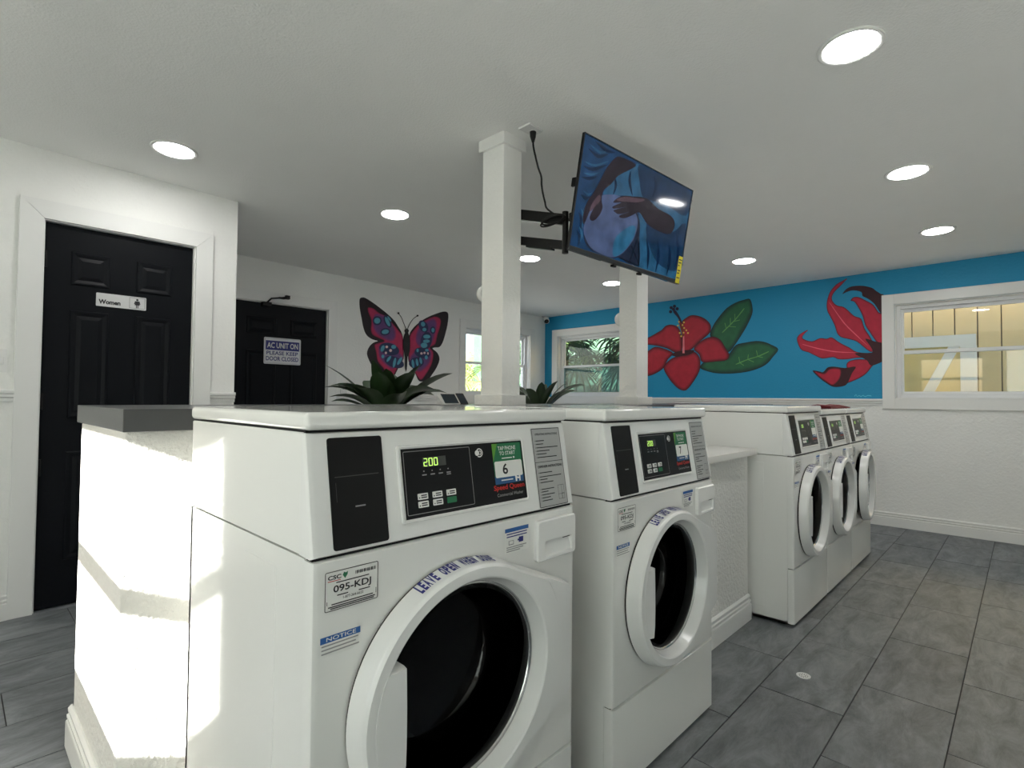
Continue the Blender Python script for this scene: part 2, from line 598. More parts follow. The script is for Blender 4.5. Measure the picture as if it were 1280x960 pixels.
P_RAIL = [(0, 0), (0.010, 0), (0.012, 0.006), (0.012, 0.020), (0.022, 0.026), (0.022, 0.040), (0.030, 0.046), (0.030, 0.058), (0.024, 0.063), (0, 0.063)]
P_BASE = [(0, 0), (0.018, 0), (0.018, 0.078), (0.016, 0.082), (0.010, 0.084), (0.010, 0.089), (0.015, 0.092), (0.015, 0.100), (0.008, 0.103), (0.008, 0.108), (0.012, 0.111), (0.012, 0.120), (0.004, 0.128), (0, 0.128)]
for args in (('x', 1.138, 1.286, RY, -1), ('x', -1.2, 0.229, RY, -1), ('x', 2.70, 4.345, YB, -1), ('x', 5.72, 5.96, YB, -1),
             ('y', 0.957, 3.53, XR, -1), ('y', 4.905, 5.04, XR, -1)):
    n = {RY: 'restroom', YB: 'back', XR: 'right'}[args[3]]
    tag(rail_loop(*args, RAIL - 0.012, P_RAIL).done('trim_' + str(1 + len([o for o in COL.objects if o.name.startswith('trim_')])), M['trim']),
        'white moulded chair rail', kind='structure')
for nm, args in (('baseboard_right', ('y', YN, YB, XR, -1)), ('baseboard_back', ('x', 2.7, XR, YB, -1)), ('baseboard_restroom', ('x', XL, 0.229, RY, -1))):
    tag(rail_loop(*args, 0.0, P_BASE).done(nm, M['trim']), kind='structure')


# windows ---------------------------------------------------------
def window(name, op, place, depth, label, lower=None, upper=None, casing_w=0.095, meet=1.585, rail=0.0):
    """double-hung window; place(u, d, z) -> xyz with d into the room (negative = outward)"""
    u0, u1, z0, z1 = op
    root = empty(name, (0, 0, 0), label, kind='structure')

    def bx(mb, a, b, d0, d1, c, e):
        P = [place(u, d, z) for u in (a, b) for d in (d0, d1) for z in (c, e)]
        lo = [min(p[i] for p in P) for i in range(3)]
        hi = [max(p[i] for p in P) for i in range(3)]
        mb.box(lo[0], hi[0], lo[1], hi[1], lo[2], hi[2], 0.0025, 1)
    w = casing_w
    for a, b, c, e in ((u0 - w, u0, z0 - w, z1 + w), (u1, u1 + w, z0 - w, z1 + w), (u0, u1, z1, z1 + w), (u0, u1, z0 - w, z0)):
        m = MB()
        bx(m, a, b, 0.0, 0.02, c, e)
        m.done('casing', M['trim'], root)
    m = MB()                                   # reveal boards
    t = 0.008
    bx(m, u0, u0 + t, -0.15, 0.0, z0, z1)
    bx(m, u1 - t, u1, -0.15, 0.0, z0, z1)
    bx(m, u0, u1, -0.15, 0.0, z1 - t, z1)
    bx(m, u0, u1, -0.15, 0.0, z0, z0 + t)
    m.done('reveal', M['trim'], root)
    f0, f1 = -0.10, -0.05                      # vinyl frame
    m = MB()
    k = 0.030
    bx(m, u0 + t, u0 + t + k, f0 - 0.02, f1, z0 + t, z1 - t)
    bx(m, u1 - t - k, u1 - t, f0 - 0.02, f1, z0 + t, z1 - t)
    bx(m, u0 + t + k, u1 - t - k, f0 - 0.02, f1, z1 - t - k, z1 - t)
    bx(m, u0 + t + k, u1 - t - k, f0 - 0.02, f1, z0 + t, z0 + t + k)
    m.done('window_frame', M['vinyl'], root)
    a, b = u0 + t + k, u1 - t - k
    c, e = z0 + t + k, z1 - t - k
    for nm, (s0, s1, zz0, zz1), pm in (('upper_sash', (-0.112, -0.088, meet - 0.014 - rail, e), upper or M['pane']), ('lower_sash', (-0.086, -0.060, c, meet + 0.018 + rail), lower or M['pane'])):
        m = MB()
        q = 0.020
        bx(m, a, a + q, s0, s1, zz0, zz1)
        bx(m, b - q, b, s0, s1, zz0, zz1)
        bx(m, a + q, b - q, s0, s1, zz1 - 0.030 - (rail if nm == 'lower_sash' else 0), zz1)
        bx(m, a + q, b - q, s0, s1, zz0, zz0 + 0.026 + (rail if nm == 'upper_sash' else 0))
        s = m.done(nm, M['vinyl'], root)
        sm = (s0 + s1) / 2
        g = MB()
        g.faces([place(a + q, sm, zz0 + 0.026), place(b - q, sm, zz0 + 0.026), place(b - q, sm, zz1 - 0.03), place(a + q, sm, zz1 - 0.03)], [(0, 1, 2, 3)])
        g.done('pane', pm, s, flat=True)
    return root


pr = lambda u, d, z: (XR - d, u, z)
pb = lambda u, d, z: (u, YB - d, z)
pl = lambda u, d, z: (XL + d, u, z)
pn = lambda u, d, z: (u, YN + d, z)
window('window_1', WIN_R, pr, 0.16, 'wide white double-hung window at the right end of the blue wall')
window('window_2', WIN_M, pr, 0.16, 'white double-hung window in the blue wall beside the corner', lower=M['screened'])
window('window_3', WIN_B, pb, 0.16, 'white double-hung window in the back wall beside the corner')
window('window_4', WIN_L, pl, 0.16, 'white double-hung window in the left wall', meet=1.600, rail=0.012)
window('fill_window_8', FILL_WIN_N2, pn, 0.16, 'added window in the near wall on the right, unseen, for fill light', meet=0.75)
window('fill_window_5', FILL_WIN_N1, pn, 0.16, 'unseen window in the near wall, sized for its fill light', meet=0.55)
window('fill_window_7', FILL_WIN_G, pl, 0.16, 'added frosted window in the left wall beside the sunny window, unseen, for fill light', meet=1.2, lower=M['frosted'], upper=M['frosted'])
window('fill_window_6', FILL_WIN_F, pl, 0.16, 'added frosted window farther along the left wall, unseen, for fill light', meet=1.2, lower=M['frosted'], upper=M['frosted'])

# low wall behind the washers, its slab, the short wall with the folding counter
mb = MB()
mb.box(0.305, 4.87, 1.625, 2.25, 0.0, 1.047, 0.006)
low = tag(mb.done('wall_low', M['pony']), 'white stucco half wall behind the washers', kind='structure')
for a in (('x', 0.289, 4.88, 1.625, -1), ('y', 1.609, 2.266, 0.305, -1)):
    rail_loop(*a, 0.0, P_BASE).done('baseboard', M['trim'], low)
mb = MB()
mb.box(0.292, 4.90, 1.575, 2.245, 1.048, 1.104, 0.0015, 1)
tag(mb.done('countertop', M['dark_top'], angle=30), 'charcoal slab top capping the white half wall', 'countertop')
mb = MB()
mb.box(1.985, 2.915, 1.065, 1.56, 0.0, 0.853, 0.004)
sw = tag(mb.done('wall_short', M['pony']), 'white stucco short wall under the folding counter', kind='structure')
rail_loop('x', 1.985, 2.915, 1.065, -1, 0.0, P_BASE).done('baseboard', M['trim'], sw)
mb = MB()
mb.box(1.985, 2.938, 1.022, 1.57, 0.854, 0.884, 0.002)
tag(mb.done('folding_counter', M['counter']), 'pale laminate counter between the two groups of washers', 'counter')


# columns ---------------------------------------------------------
def column(x0, x1, y0, y1, label):
    c = empty('column', ((x0 + x1) / 2, (y0 + y1) / 2, 1.104), label, 'column', 'square white columns on the half wall')
    a, b = (x1 - x0) / 2, (y1 - y0) / 2
    zt = ceil_z(x1, y1) - 1.104 + 0.004
    MB().box(-a, a, -b, b, 0.04, zt, 0.0015, 1).done('shaft', M['wall'], c)
    i = 0.022
    MB().box(-a - i, a + i, -b - i, b + i, 0.0, 0.050, 0.003).done('column_base', M['wall'], c)
    m = MB()
    m.box(-a - 0.016, a + 0.016, -b - 0.016, b + 0.016, zt - 0.058, zt, 0.003)
    m.done('capital', M['trim'], c)
    return c


column(1.819, 1.945, 1.806, 1.953, 'square white column nearer the camera, carrying the television arm')
column(3.046, 3.187, 1.806, 1.937, 'square white column farther back, partly behind the television')
for x, y, z, s, lab in ((1.862, 1.957, 1.662, 1, 'round white sensor on the back of the column nearer the camera'),
                        (3.098, 1.941, 1.672, 1, 'round white sensor on the back of the farther column')):
    m = MB()
    prof = [(0.046, 0.0), (0.046, 0.018), (0.043, 0.030), (0.034, 0.044), (0.020, 0.052), (0.006, 0.055)]
    m.loft([circ(r, 24, 0, 0, d) for r, d in prof], True, True)
    tag(m.done('wall_sensor', M['plastic'], loc=(x, y, z)), lab, 'sensor', 'round sensors on the columns')

# ------------------------------------------------------------------ recessed ceiling lights
LIGHTS = [(2.232, 0.446, 'recessed ceiling light nearest the camera, large at the top right'),
          (0.787, 3.222, 'recessed ceiling light in front of the restroom door'),
          (2.103, 3.144, 'recessed ceiling light between the restroom corner and the first column'),
          (3.612, 0.456, 'second recessed ceiling light from the camera in the right-hand row'),
          (4.902, 0.450, 'third recessed ceiling light in the right-hand row, above the right window'),
          (4.805, 1.783, 'recessed ceiling light above the red hibiscus painting'),
          (3.519, 3.164, 'recessed ceiling light seen just right of the first column'),
          (4.774, 3.127, 'recessed ceiling light seen under the television, left of the second column'),
          (-0.5, 1.9, 'recessed ceiling light by the left wall, outside the picture')]
SLOPE = Matrix(((1, 0, 0), (0, 1, 0), (-0.0193, -0.0094, 1))).to_4x4()
for x, y, lab in LIGHTS:
    c = empty('ceiling_light', (x, y, ceil_z(x, y)), lab, 'ceiling light', 'recessed ceiling lights')
    up = lambda r, z, n=40: [(r * math.cos(2 * math.pi * i / n), r * math.sin(2 * math.pi * i / n), z - 0.0193 * r * math.cos(2 * math.pi * i / n) - 0.0094 * r * math.sin(2 * math.pi * i / n)) for i in range(n)]
    m = MB()
    m.loft([up(0.108, 0.0), up(0.108, -0.004), up(0.104, -0.007), up(0.094, -0.007), up(0.088, -0.003), up(0.088, 0.0)])
    m.done('trim_ring', M['trim'], c)
    m = MB()
    m.loft([up(0.088, -0.003), up(0.086, -0.0045)], True, True)
    m.done('lens', M['lamp'], c, flat=True)


# ------------------------------------------------------------------ washers
RD = 0.245                                    # radius of the round door


def hull_r(t, R0=RD, px=0.307, pz=0.127):
    """outline of the door: a circle whose right side runs out to a hinge plate"""
    t = (t + math.pi) % (2 * math.pi) - math.pi
    a = abs(t)
    if a <= math.atan2(pz, px):
        return px / math.cos(t)
    t0 = math.radians(58)
    if a < t0:
        ax, az = R0 * math.cos(t0), R0 * math.sin(t0)
        bx_, bz = px, pz
        dx, dz = bx_ - ax, bz - az
        c, s = math.cos(a), math.sin(a)
        return (ax * dz - az * dx) / (c * dz - s * dx)
    return R0


def digit_bars(ch):
    S = {'2': 'abged', '0': 'abcdef', '7': 'abc', '8': 'abcdefg'}[ch]
    B = {'a': (0.1, 0.9, 0.92, 1.0), 'd': (0.1, 0.9, 0.0, 0.08), 'g': (0.1, 0.9, 0.46, 0.54), 'f': (0.0, 0.16, 0.5, 0.96), 'b': (0.84, 1.0, 0.5, 0.96), 'e': (0.0, 0.16, 0.04, 0.5), 'c': (0.84, 1.0, 0.04, 0.5)}
    return [B[k] for k in S]


def make_washer(x, w, zg, ztop, zlid, zlow, number, label, ajar=0.0, sx=1.0, detail=True, y=0.85):
    """front-load coin washer; local x across the front, y into the machine, z up"""
    root = empty('washing_machine', (x, y, 0.0), label, 'washing machine', 'white front-load coin washers')
    root.scale = (sx, 1, 1)
    E_, D = M['enamel'], 0.645
    cx, cz = w * 0.452, zg - 0.302
    # body shell behind the front panels, open to the front for the drum
    m = MB()
    a, b = 0.002, w - 0.002
    m.box(a, a + 0.012, 0.032, D, 0.012, zg - 0.001)
    m.box(b - 0.012, b, 0.032, D, 0.012, zg - 0.001)
    m.box(a, b, D - 0.012, D, 0.012, zg - 0.001)
    m.box(a, b, 0.032, D, 0.012, 0.024)
    m.done('cabinet', E_, root)
    for s, xx in ((-1, a), (1, b)):            # pressed stiffening panel on each side
        m = MB()
        ys = rr_pts(0.145, 0.292, 0.07, zg - 0.038, 0.004, 3)
        yi = rr_pts(0.1462, 0.2908, 0.0712, zg - 0.0392, 0.0035, 3)
        m.loft([[(xx, u, v) for u, v in ys], [(xx + s * 0.0010, u, v) for u, v in yi]], False, True)
        m.done('side_panel', E_, root)
    m = MB()
    m.box(0.03, w - 0.03, 0.05, D - 0.02, 0.0, 0.012)
    m.done('base_shade', M['gap'], root)  # dark slab under the machine, the gap's shade put into its colour
    # front panel with the round opening
    n = 96
    per = []
    u0, u1, v0, v1 = 0.0, w, zlow + 0.0022, zg - 0.0026
    for i in range(24): per.append((u1, v0 + (v1 - v0) * i / 24))
    for i in range(24): per.append((u1 - (u1 - u0) * i / 24, v1))
    for i in range(24): per.append((u0, v1 - (v1 - v0) * i / 24))
    for i in range(24): per.append((u0 + (u1 - u0) * i / 24, v0))

    def clampl(i, k, yy):
        return [(min(max(p[0], u0 + i), u1 - i), yy, min(max(p[1], v0 + k), v1 - k)) for p in per]

    def hole(r, yy):
        L = []
        for p in per:
            t = math.atan2(p[1] - cz, p[0] - cx)
            L.append((cx + r * math.cos(t), yy, cz + r * math.sin(t)))
        return L
    m = MB()
    m.loft([clampl(0, 0, 0.031), clampl(0, 0, 0.012), clampl(0.0035, 0.001, 0.0035), clampl(0.012, 0.003, 0.0), hole(0.222, 0.0), hole(0.216, 0.006), hole(0.216, 0.03)])
    m.done('front_panel', E_, root)
    m = MB()
    m.loft([circ(0.222, 48, cx, cz, 0.028), circ(0.200, 48, cx, cz, 0.030), circ(0.196, 48, cx, cz, 0.055), circ(0.215, 48, cx, cz, 0.06)])
    m.done('gasket', M['rubber'], root)
    m = MB()
    m.box(0.004, w - 0.004, 0.011, 0.030, zg - 0.004, zg + 0.005)
    m.box(0.004, w - 0.004, 0.011, 0.030, zlow - 0.004, zlow + 0.004)
    m.box(0.004, w - 0.004, 0.042, 0.60, zlid - 0.001, zlid + 0.004)
    tag(m.done('seam_shade', M['gap'], root, flat=True), kind='stuff')  # dark strips added behind the seams, shade given by their colour
    # drum
    m = MB()
    m.loft([circ(0.200, 48, cx, cz, 0.06), circ(0.245, 48, cx, cz, 0.075), circ(0.245, 48, cx, cz, 0.42)] +
           [circ(r, 48, cx, cz, yy) for r, yy in ((0.235, 0.43), (0.21, 0.425), (0.20, 0.44), (0.17, 0.435), (0.16, 0.45), (0.11, 0.445), (0.10, 0.46), (0.02, 0.46))], False, True)
    dr = m.done('drum', M['steel'], root)
    for k in range(3):
        t = R(35 + 120 * k)
        m = MB()
        m.loft([[(cx + math.cos(t + da) * rr, yy, cz + math.sin(t + da) * rr) for da, rr in ((-0.16, 0.243), (-0.05, 0.19), (0.05, 0.19), (0.16, 0.243))] for yy in (0.09, 0.41)], True, True)
        m.done('drum_paddle', M['steel'], dr)
    # lower access panel
    per2 = rr_pts(0, w, 0.016, zlow - 0.002, 0.002, 2)
    m = MB()
    cl = lambda i, k, yy: [(min(max(p[0], i), w - i), yy, min(max(p[1], 0.016 + k), zlow - 0.002 - k)) for p in per2]
    m.loft([cl(0, 0, 0.03), cl(0, 0, 0.012), cl(0.0035, 0.001, 0.0035), cl(0.012, 0.003, 0.0)], False, True)
    m.done('access_panel', E_, root)
    # upper cabinet and slanted fascia
    ys = lambda v: 0.037 * (v - zg) / (zlid - zg)
    SL = lambda u, v, d: (u, ys(v) - d * 0.985, v + d * 0.17)
    MB().box(0.001, w - 0.001, 0.050, D, zg + 0.002, zlid, 0.002, 1).done('upper_cabinet', E_, root)
    m = MB()
    per3 = [(w, zg + 0.0032), (w, zlid), (0, zlid), (0, zg + 0.0032)]
    fl = lambda i, k, dd: [SL(min(max(p[0], i), w - i), min(max(p[1], zg + 0.0032 + k), zlid - k), -dd) for p in per3]
    back = [(p[0], 0.0495, p[1]) for p in per3]
    m.loft([back, fl(0, 0, 0.010), fl(0.003, 0.001, 0.003), fl(0.011, 0.003, 0.0)], True, True)
    m.done('fascia', M['plastic'], root)
    m = MB()
    m.box(-0.003, w + 0.003, 0.026, D + 0.004, zlid + 0.0035, ztop, 0.010, 3)
    m.done('lid', E_, root)
    # coin plate
    fh = (zlid - 0.012 - zg) / 0.198
    V = lambda z: zg + 0.010 + (z - 0.876) * fh      # heights measured on the first machine
    pk = MB()
    pk.rrect(SL, 0.036, 0.139, V(0.876), V(1.065), 0.0022, 0.005, d0=-0.001)
    coin = pk.done('coin_plate', M['coin'], root)
    m = MB()
    m.quad(SL, 0.045, 0.128, V(0.9965), V(0.998), 0.0025)
    m.quad(SL, 0.046, 0.0468, V(0.955), V(0.988), 0.0025)
    m.done('coin_plate_line', M['led_off'], coin, flat=True)
    m = MB()
    m.quad(SL, 0.079, 0.098, V(0.943), V(0.9455), 0.0026)
    m.done('coin_slot', M['print_gray'], coin, flat=True)
    # control panel: raised white bezel and black film
    m = MB()
    m.loft([[SL(u, v, d) for u, v in rr_pts(0.168 + i, 0.507 - i, V(0.897) + i, V(1.044) - i, 0.006)] for i, d in ((0, -0.001), (0.001, 0.0042), (0.004, 0.0050), (0.0065, 0.0024))], False, True)
    bez = m.done('control_bezel', M['plastic'], root)
    m = MB()
    m.quad(SL, 0.1765, 0.5005, V(0.9045), V(1.0365), 0.0030)
    film = m.done('control_panel', M['display'], root, flat=True)
    m = MB()
    m.frame(SL, 0.1805, 0.3435, V(0.911), V(1.0315), 0.0012, 0.0034, 0.003)
    m.done('keypad_outline', M['print_gray'], film, flat=True)
    # display
    m = MB()
    m.quad(SL, 0.2235, 0.2795, V(0.9985), V(1.0175), 0.0033)
    m.done('display_window', M['led_off'], film, flat=True)
    m = MB()
    for i in range(3):
        ox = 0.2255 + i * 0.0122
        for p in digit_bars('200'[i]):
            m.quad(SL, ox + p[0] * 0.009, ox + p[1] * 0.009, V(1.0) + p[2] * 0.0155, V(1.0) + p[3] * 0.0155, 0.0036)
    m.done('display_digits', M['led'], film, flat=True)
    m = MB()
    for i in range(4):
        ox = 0.220 + i * 0.0195
        m.rrect(SL, ox + 0.003, ox + 0.006, V(0.9895), V(0.992), 0.0034, 0.001)
        m.quad(SL, ox, ox + 0.0105, V(0.9825), V(0.9848), 0.0034)
        if i == 3: m.quad(SL, ox, ox + 0.0105, V(0.979), V(0.981), 0.0034)
    m.done('indicator_marks', M['print_gray'], film, flat=True)
    bx0 = (0.2055, 0.2395, 0.2735)
    for r_ in range(2):
        for c_ in range(3):
            u, v = bx0[c_], V((0.9375, 0.9225)[r_])
            g = (r_, c_) == (1, 2)
            m = MB()
            m.rrect(SL, u, u + 0.0225, v, v + 0.0118, 0.0052, 0.0015, d0=0.003)
            if not g and detail:
                m.rrect(SL, u + 0.0015, u + 0.0038, v + 0.0025, v + 0.005, 0.0054, 0.0008, mi=1)
                for q in range(2):
                    m.quad(SL, u + 0.0065, u + 0.0195, v + 0.0028 + q * 0.0040, v + 0.0050 + q * 0.0040, 0.0054, mi=1)
            m.done('button', [M['print_g'] if g else M['print_w'], M['print_k']], film, flat=True)
    # payment mark: a coin shape with an arc
    m = MB()
    uu, vv = 0.3675, V(1.0165)
    ck = lambda r0, r1, a0, a1, o=0: m.loft([[SL(uu + o + r * math.cos(R(a0 + (a1 - a0) * i / 14)), vv + r * math.sin(R(a0 + (a1 - a0) * i / 14)), 0.0034) for i in range(15)] for r in (r0, r1)], closed=False)
    ck(0.0, 0.0062, 0, 360, -0.004)
    ck(0.0075, 0.0098, -125, 130, 0.002)
    ck(0.003, 0.005, -100, 100, 0.003)
    m.done('coin_mark', M['print_w'], film, flat=True)
    # payment sticker
    m = MB()
    s0, s1 = 0.407, 0.4955
    m.quad(SL, s0, s1, V(0.9925), V(1.033), 0.0034, 0)
    m.poly(SL, [(s0, V(1.033)), (s0, V(0.9925)), (s0 + 0.016, V(1.033))], 0.00345, 1)
    m.quad(SL, s0, s1, V(0.9435), V(0.960), 0.0034, 2)
    m.quad(SL, s0, s1, V(0.958), V(0.9945), 0.00335, 0)
    m.rrect(SL, s0 + 0.0025, s1 - 0.0015, V(0.9575), V(0.9935), 0.0036, 0.004, 3)
    stk = m.done('payment_sticker', [M['print_g'], M['print_g2'], M['print_t'], M['print_w']], root, flat=True)
    m = MB()
    m.text(SL, 'TAP PHONE', s0 + 0.017, s0 + 0.072, V(1.0175), V(1.0265), 0.0038, 0.012)
    m.text(SL, 'TO START', s0 + 0.020, s0 + 0.069, V(1.0065), V(1.0150), 0.0038, 0.012)
    m.done('sticker_lettering', M['print_w'], stk, flat=True)
    for q in ((s0 + 0.026, s0 + 0.058, 0.9985, 1.0008), (s0 + 0.061, s0 + 0.066, 0.998, 1.002), (s0 + 0.018, s0 + 0.054, 0.950, 0.9525)):
        m = MB()
        m.quad(SL, q[0], q[1], V(q[2]), V(q[3]), 0.0038)
        m.done('sticker_line', M['print_w'], stk, flat=True)
    m = MB()
    m.poly(SL, [(s0 + 0.062, V(0.9455)), (s0 + 0.066, V(0.9455)), (s0 + 0.067, V(0.952)), (s0 + 0.074, V(0.950)), (s0 + 0.073, V(0.9455)), (s0 + 0.077, V(0.9455)), (s0 + 0.078, V(0.9575)), (s0 + 0.073, V(0.9585)), (s0 + 0.073, V(0.954)), (s0 + 0.067, V(0.9555)), (s0 + 0.066, V(0.9585)), (s0 + 0.061, V(0.9575))], 0.0038)
    m.done('sticker_emblem', M['print_w'], stk, flat=True, tri=True)
    if number:
        m = MB()
        m.text(SL, number, s0 + 0.025, s0 + 0.041, V(0.964), V(0.988), 0.0039, 0.02)
        m.done('machine_number', M['print_k'], stk, flat=True)
    m = MB()
    m.text(SL, 'Speed Queen', 0.4005, 0.4945, V(0.9275), V(0.9420), 0.0036, 0.02)
    m.done('brand_lettering', M['print_r'], film, flat=True)
    m = MB()
    m.text(SL, 'Commercial Washer', 0.4085, 0.4885, V(0.9165), V(0.9235), 0.0036, 0.004)
    m.done('brand_lettering', M['print_gray'], film, flat=True)
    # instruction plate
    m = MB()
    m.rrect(SL, 0.540, 0.6425, V(0.873), V(1.063), 0.0016, 0.002, d0=-0.001)
    ins = m.done('instruction_plate', M['silver'], root, flat=True)
    m = MB()
    m.frame(SL, 0.5405, 0.642, V(0.8735), V(1.0625), 0.0016, 0.0019, 0.002)
    m.quad(SL, 0.542, 0.640, V(0.9800), V(0.9812), 0.0019)
    m.text(SL, 'OPERATING INSTRUCTIONS', 0.551, 0.633, V(1.0455), V(1.0505), 0.002, 0.02)
    m.text(SL, 'DISPENSER INSTRUCTIONS', 0.549, 0.636, V(0.9665), V(0.9725), 0.002, 0.03)
    for z, ln in ((1.031, 0.030), (1.023, 0.026), (1.0145, 0.078), (1.0065, 0.046), (0.999, 0.034), (0.991, 0.070), (0.954, 0.046), (0.9445, 0.078), (0.938, 0.026), (0.931, 0.046),
                  (0.915, 0.046), (0.909, 0.024), (0.902, 0.046), (0.895, 0.030), (0.888, 0.036)):
        m.quad(SL, 0.548, 0.5495, V(z), V(z + 0.0022), 0.002)
        m.quad(SL, 0.5515, 0.5515 + ln, V(z), V(z + 0.0022), 0.002)
    for a_, b_, c_, d_ in ((0.611, 0.633, 0.8865, 0.9205), (0.611, 0.624, 0.8865, 0.899), (0.624, 0.633, 0.8865, 0.899), (0.624, 0.633, 0.899, 0.9205)):
        m.frame(SL, a_, b_, V(c_), V(d_), 0.0008, 0.0020)
    m.done('instruction_print', M['print_k'], ins, flat=True)
    # detergent drawer with its scooped pull
    z0, z1 = zg - 0.117, zg - 0.020
    m = MB()
    Q = lambda i, d: [FR(u, v, d) for u, v in rr_pts(0.520 + i, w - 0.008 - i, z0 + i, z1 - i, 0.008, 5)]
    P = lambda i, d: [FR(u, v, d) for u, v in rr_pts(0.544 + i, 0.645 - i, zg - 0.108 + i, zg - 0.070 - i, 0.006, 5)]
    m.loft([Q(0, -0.001), Q(0, 0.009), Q(0.0025, 0.012), P(0, 0.012), P(0.0015, 0.008)])
    drw = m.done('detergent_drawer', M['plastic'], root)
    m = MB()
    m.loft([P(0.0012, 0.009), [FR(u, v - 0.002, 0.0075 if v < zg - 0.09 else 0.0006) for u, v in rr_pts(0.546, 0.643, zg - 0.104, zg - 0.072, 0.005, 5)]], False, True)
    m.done('drawer_pull', M['plastic'], drw)
    m = MB()
    m.quad(FR, 0.612, 0.640, zg - 0.0745, zg - 0.0725, 0.0085)
    m.done('drawer_slot', M['gap'], drw, flat=True)
    # stickers on the front panel
    t0, t1, z0, z1 = 0.0205, 0.1165, zg - 0.088, zg - 0.022
    m = MB()
    m.rrect(FR, t0, t1, z0, z1, 0.0012, 0.003, 0)
    m.frame(FR, t0, t1, z0, z1, 0.0012, 0.0015, 0.003, 1)
    idt = m.done('service_tag', [M['print_w'], M['print_k']], root, flat=True)
    zz = lambda q: z0 + (z1 - z0) * q
    tt = lambda q: t0 + (t1 - t0) * q
    m = MB()
    m.text(FR, 'CSC', tt(0.05), tt(0.29), zz(0.79), zz(0.90), 0.0018, 0.03)
    m.text(FR, '095-KDJ', tt(0.15), tt(0.86), zz(0.40), zz(0.63), 0.0018, 0.02)
    m.text(FR, '1-877-264-6622', tt(0.33), tt(0.71), zz(0.245), zz(0.315), 0.0018, 0.01)
    for i in range(17):
        m.quad(FR, tt(0.55 + i * 0.0235), tt(0.55 + i * 0.0235 + (0.008, 0.016, 0.012)[i % 3]), zz(0.80), zz(0.89), 0.0018)
    for a_, b_, c_ in ((0.20, 0.82, 0.685), (0.22, 0.42, 0.355), (0.62, 0.84, 0.345), (0.12, 0.90, 0.15), (0.06, 0.94, 0.09), (0.10, 0.92, 0.045)):
        m.quad(FR, tt(a_), tt(b_), zz(c_), zz(c_ + 0.028), 0.0018)
    m.quad(FR, tt(0.035), tt(0.045), zz(0.16), zz(0.26), 0.0018)
    m.quad(FR, tt(0.955), tt(0.965), zz(0.16), zz(0.30), 0.0018)
    m.done('tag_lettering', M['print_k'], idt, flat=True)
    m = MB()
    m.poly(FR, [(tt(0.315), zz(0.86)), (tt(0.36), zz(0.76)), (tt(0.405), zz(0.85)), (tt(0.41), zz(0.93)), (tt(0.375), zz(0.90)), (tt(0.34), zz(0.93))], 0.0018)
    m.done('tag_emblem', M['print_g'], idt, flat=True)
    m = MB()
    m.quad(FR, tt(0.05), tt(0.28), zz(0.745), zz(0.765), 0.0018)
    m.done('tag_rule', M['print_r'], idt, flat=True)
    n0, n1, z0, z1 = 0.0145, 0.0845, zg - 0.160, zg - 0.128
    m = MB()
    m.quad(FR, n0, n1, z0, z1, 0.0010, 0)
    m.quad(FR, n0, n1, z0 + (z1 - z0) * 0.66, z1, 0.0012, 1)
    nt_ = m.done('notice_sticker', [M['print_w'], M['print_b']], root, flat=True)
    m = MB()
    m.text(FR, 'NOTICE', n0 + 0.010, n0 + 0.062, z0 + (z1 - z0) * 0.73, z0 + (z1 - z0) * 0.94, 0.0015, 0.01)
    m.done('notice_lettering', M['print_w'], nt_, flat=True)
    m = MB()
    for i, ln in enumerate((0.064, 0.060, 0.066)):
        m.quad(FR, n0 + 0.002, n0 + 0.002 + ln, z0 + 0.0158 - i * 0.0062, z0 + 0.0180 - i * 0.0062, 0.0015)
    m.done('notice_print', M['print_gray'], nt_, flat=True)
    h0, h1, z0, z1 = 0.424, 0.500, zg - 0.078, zg - 0.021
    m = MB()
    m.quad(FR, h0, h1, z0, z1, 0.0010, 0)
    m.quad(FR, h0 + 0.001, h1 - 0.001, z1 - 0.010, z1 - 0.001, 0.0012, 1)
    hz = m.done('warning_sticker', [M['print_w'], M['print_b']], root, flat=True)
    m = MB()
    for i in range(2):
        m.quad(FR, h0 + 0.006, h1 - 0.006, z1 - 0.0155 - i * 0.006, z1 - 0.013 - i * 0.006, 0.0014, 0)
    m.quad(FR, h0 + 0.012, h0 + 0.028, z0 + 0.018, z0 + 0.028, 0.0014, 1)
    m.quad(FR, h0 + 0.014, h0 + 0.026, z0 + 0.020, z0 + 0.027, 0.0016, 2)
    m.quad(FR, h0 + 0.044, h0 + 0.058, z0 + 0.020, z0 + 0.032, 0.0014, 0)
    m.quad(FR, h0 + 0.040, h0 + 0.044, z0 + 0.024, z0 + 0.028, 0.0014, 0)
    for i in range(3):
        m.quad(FR, h0 + 0.006, h1 - 0.008 - 0.01 * i, z0 + 0.012 - i * 0.0045, z0 + 0.0142 - i * 0.0045, 0.0014, 1)
    m.done('warning_print', [M['print_navy'], M['print_gray'], M['print_w']], hz, flat=True)
    # door: origin at the hinge so that it can stand ajar
    hx = cx + 0.307
    door = MB()
    n = 120
    TH = [2 * math.pi * i / n for i in range(n)]
    rc = lambda t: min(hull_r(t) - 0.011, 0.266)
    pt = lambda t, r, yy: (cx - hx + r * math.cos(t), yy, cz + r * math.sin(t))
    yf = -0.050
    LP = [[pt(t, hull_r(t) - 0.002, -0.0055) for t in TH],
          [pt(t, hull_r(t), -0.009) for t in TH],
          [pt(t, hull_r(t) - 0.007, yf + 0.009) for t in TH],
          [pt(t, hull_r(t) - 0.009, yf + 0.0055) for t in TH],
          [pt(t, rc(t) + 0.001, yf + 0.0045) for t in TH],
          [pt(t, rc(t) - 0.003, yf) for t in TH],
          [pt(t, 0.212, yf) for t in TH],
          [pt(t, 0.2085, yf + 0.003) for t in TH],
          [pt(t, 0.1965, -0.014) for t in TH],
          [pt(t, 0.188, -0.012) for t in TH],
          [pt(t, 0.188, -0.001) for t in TH]]
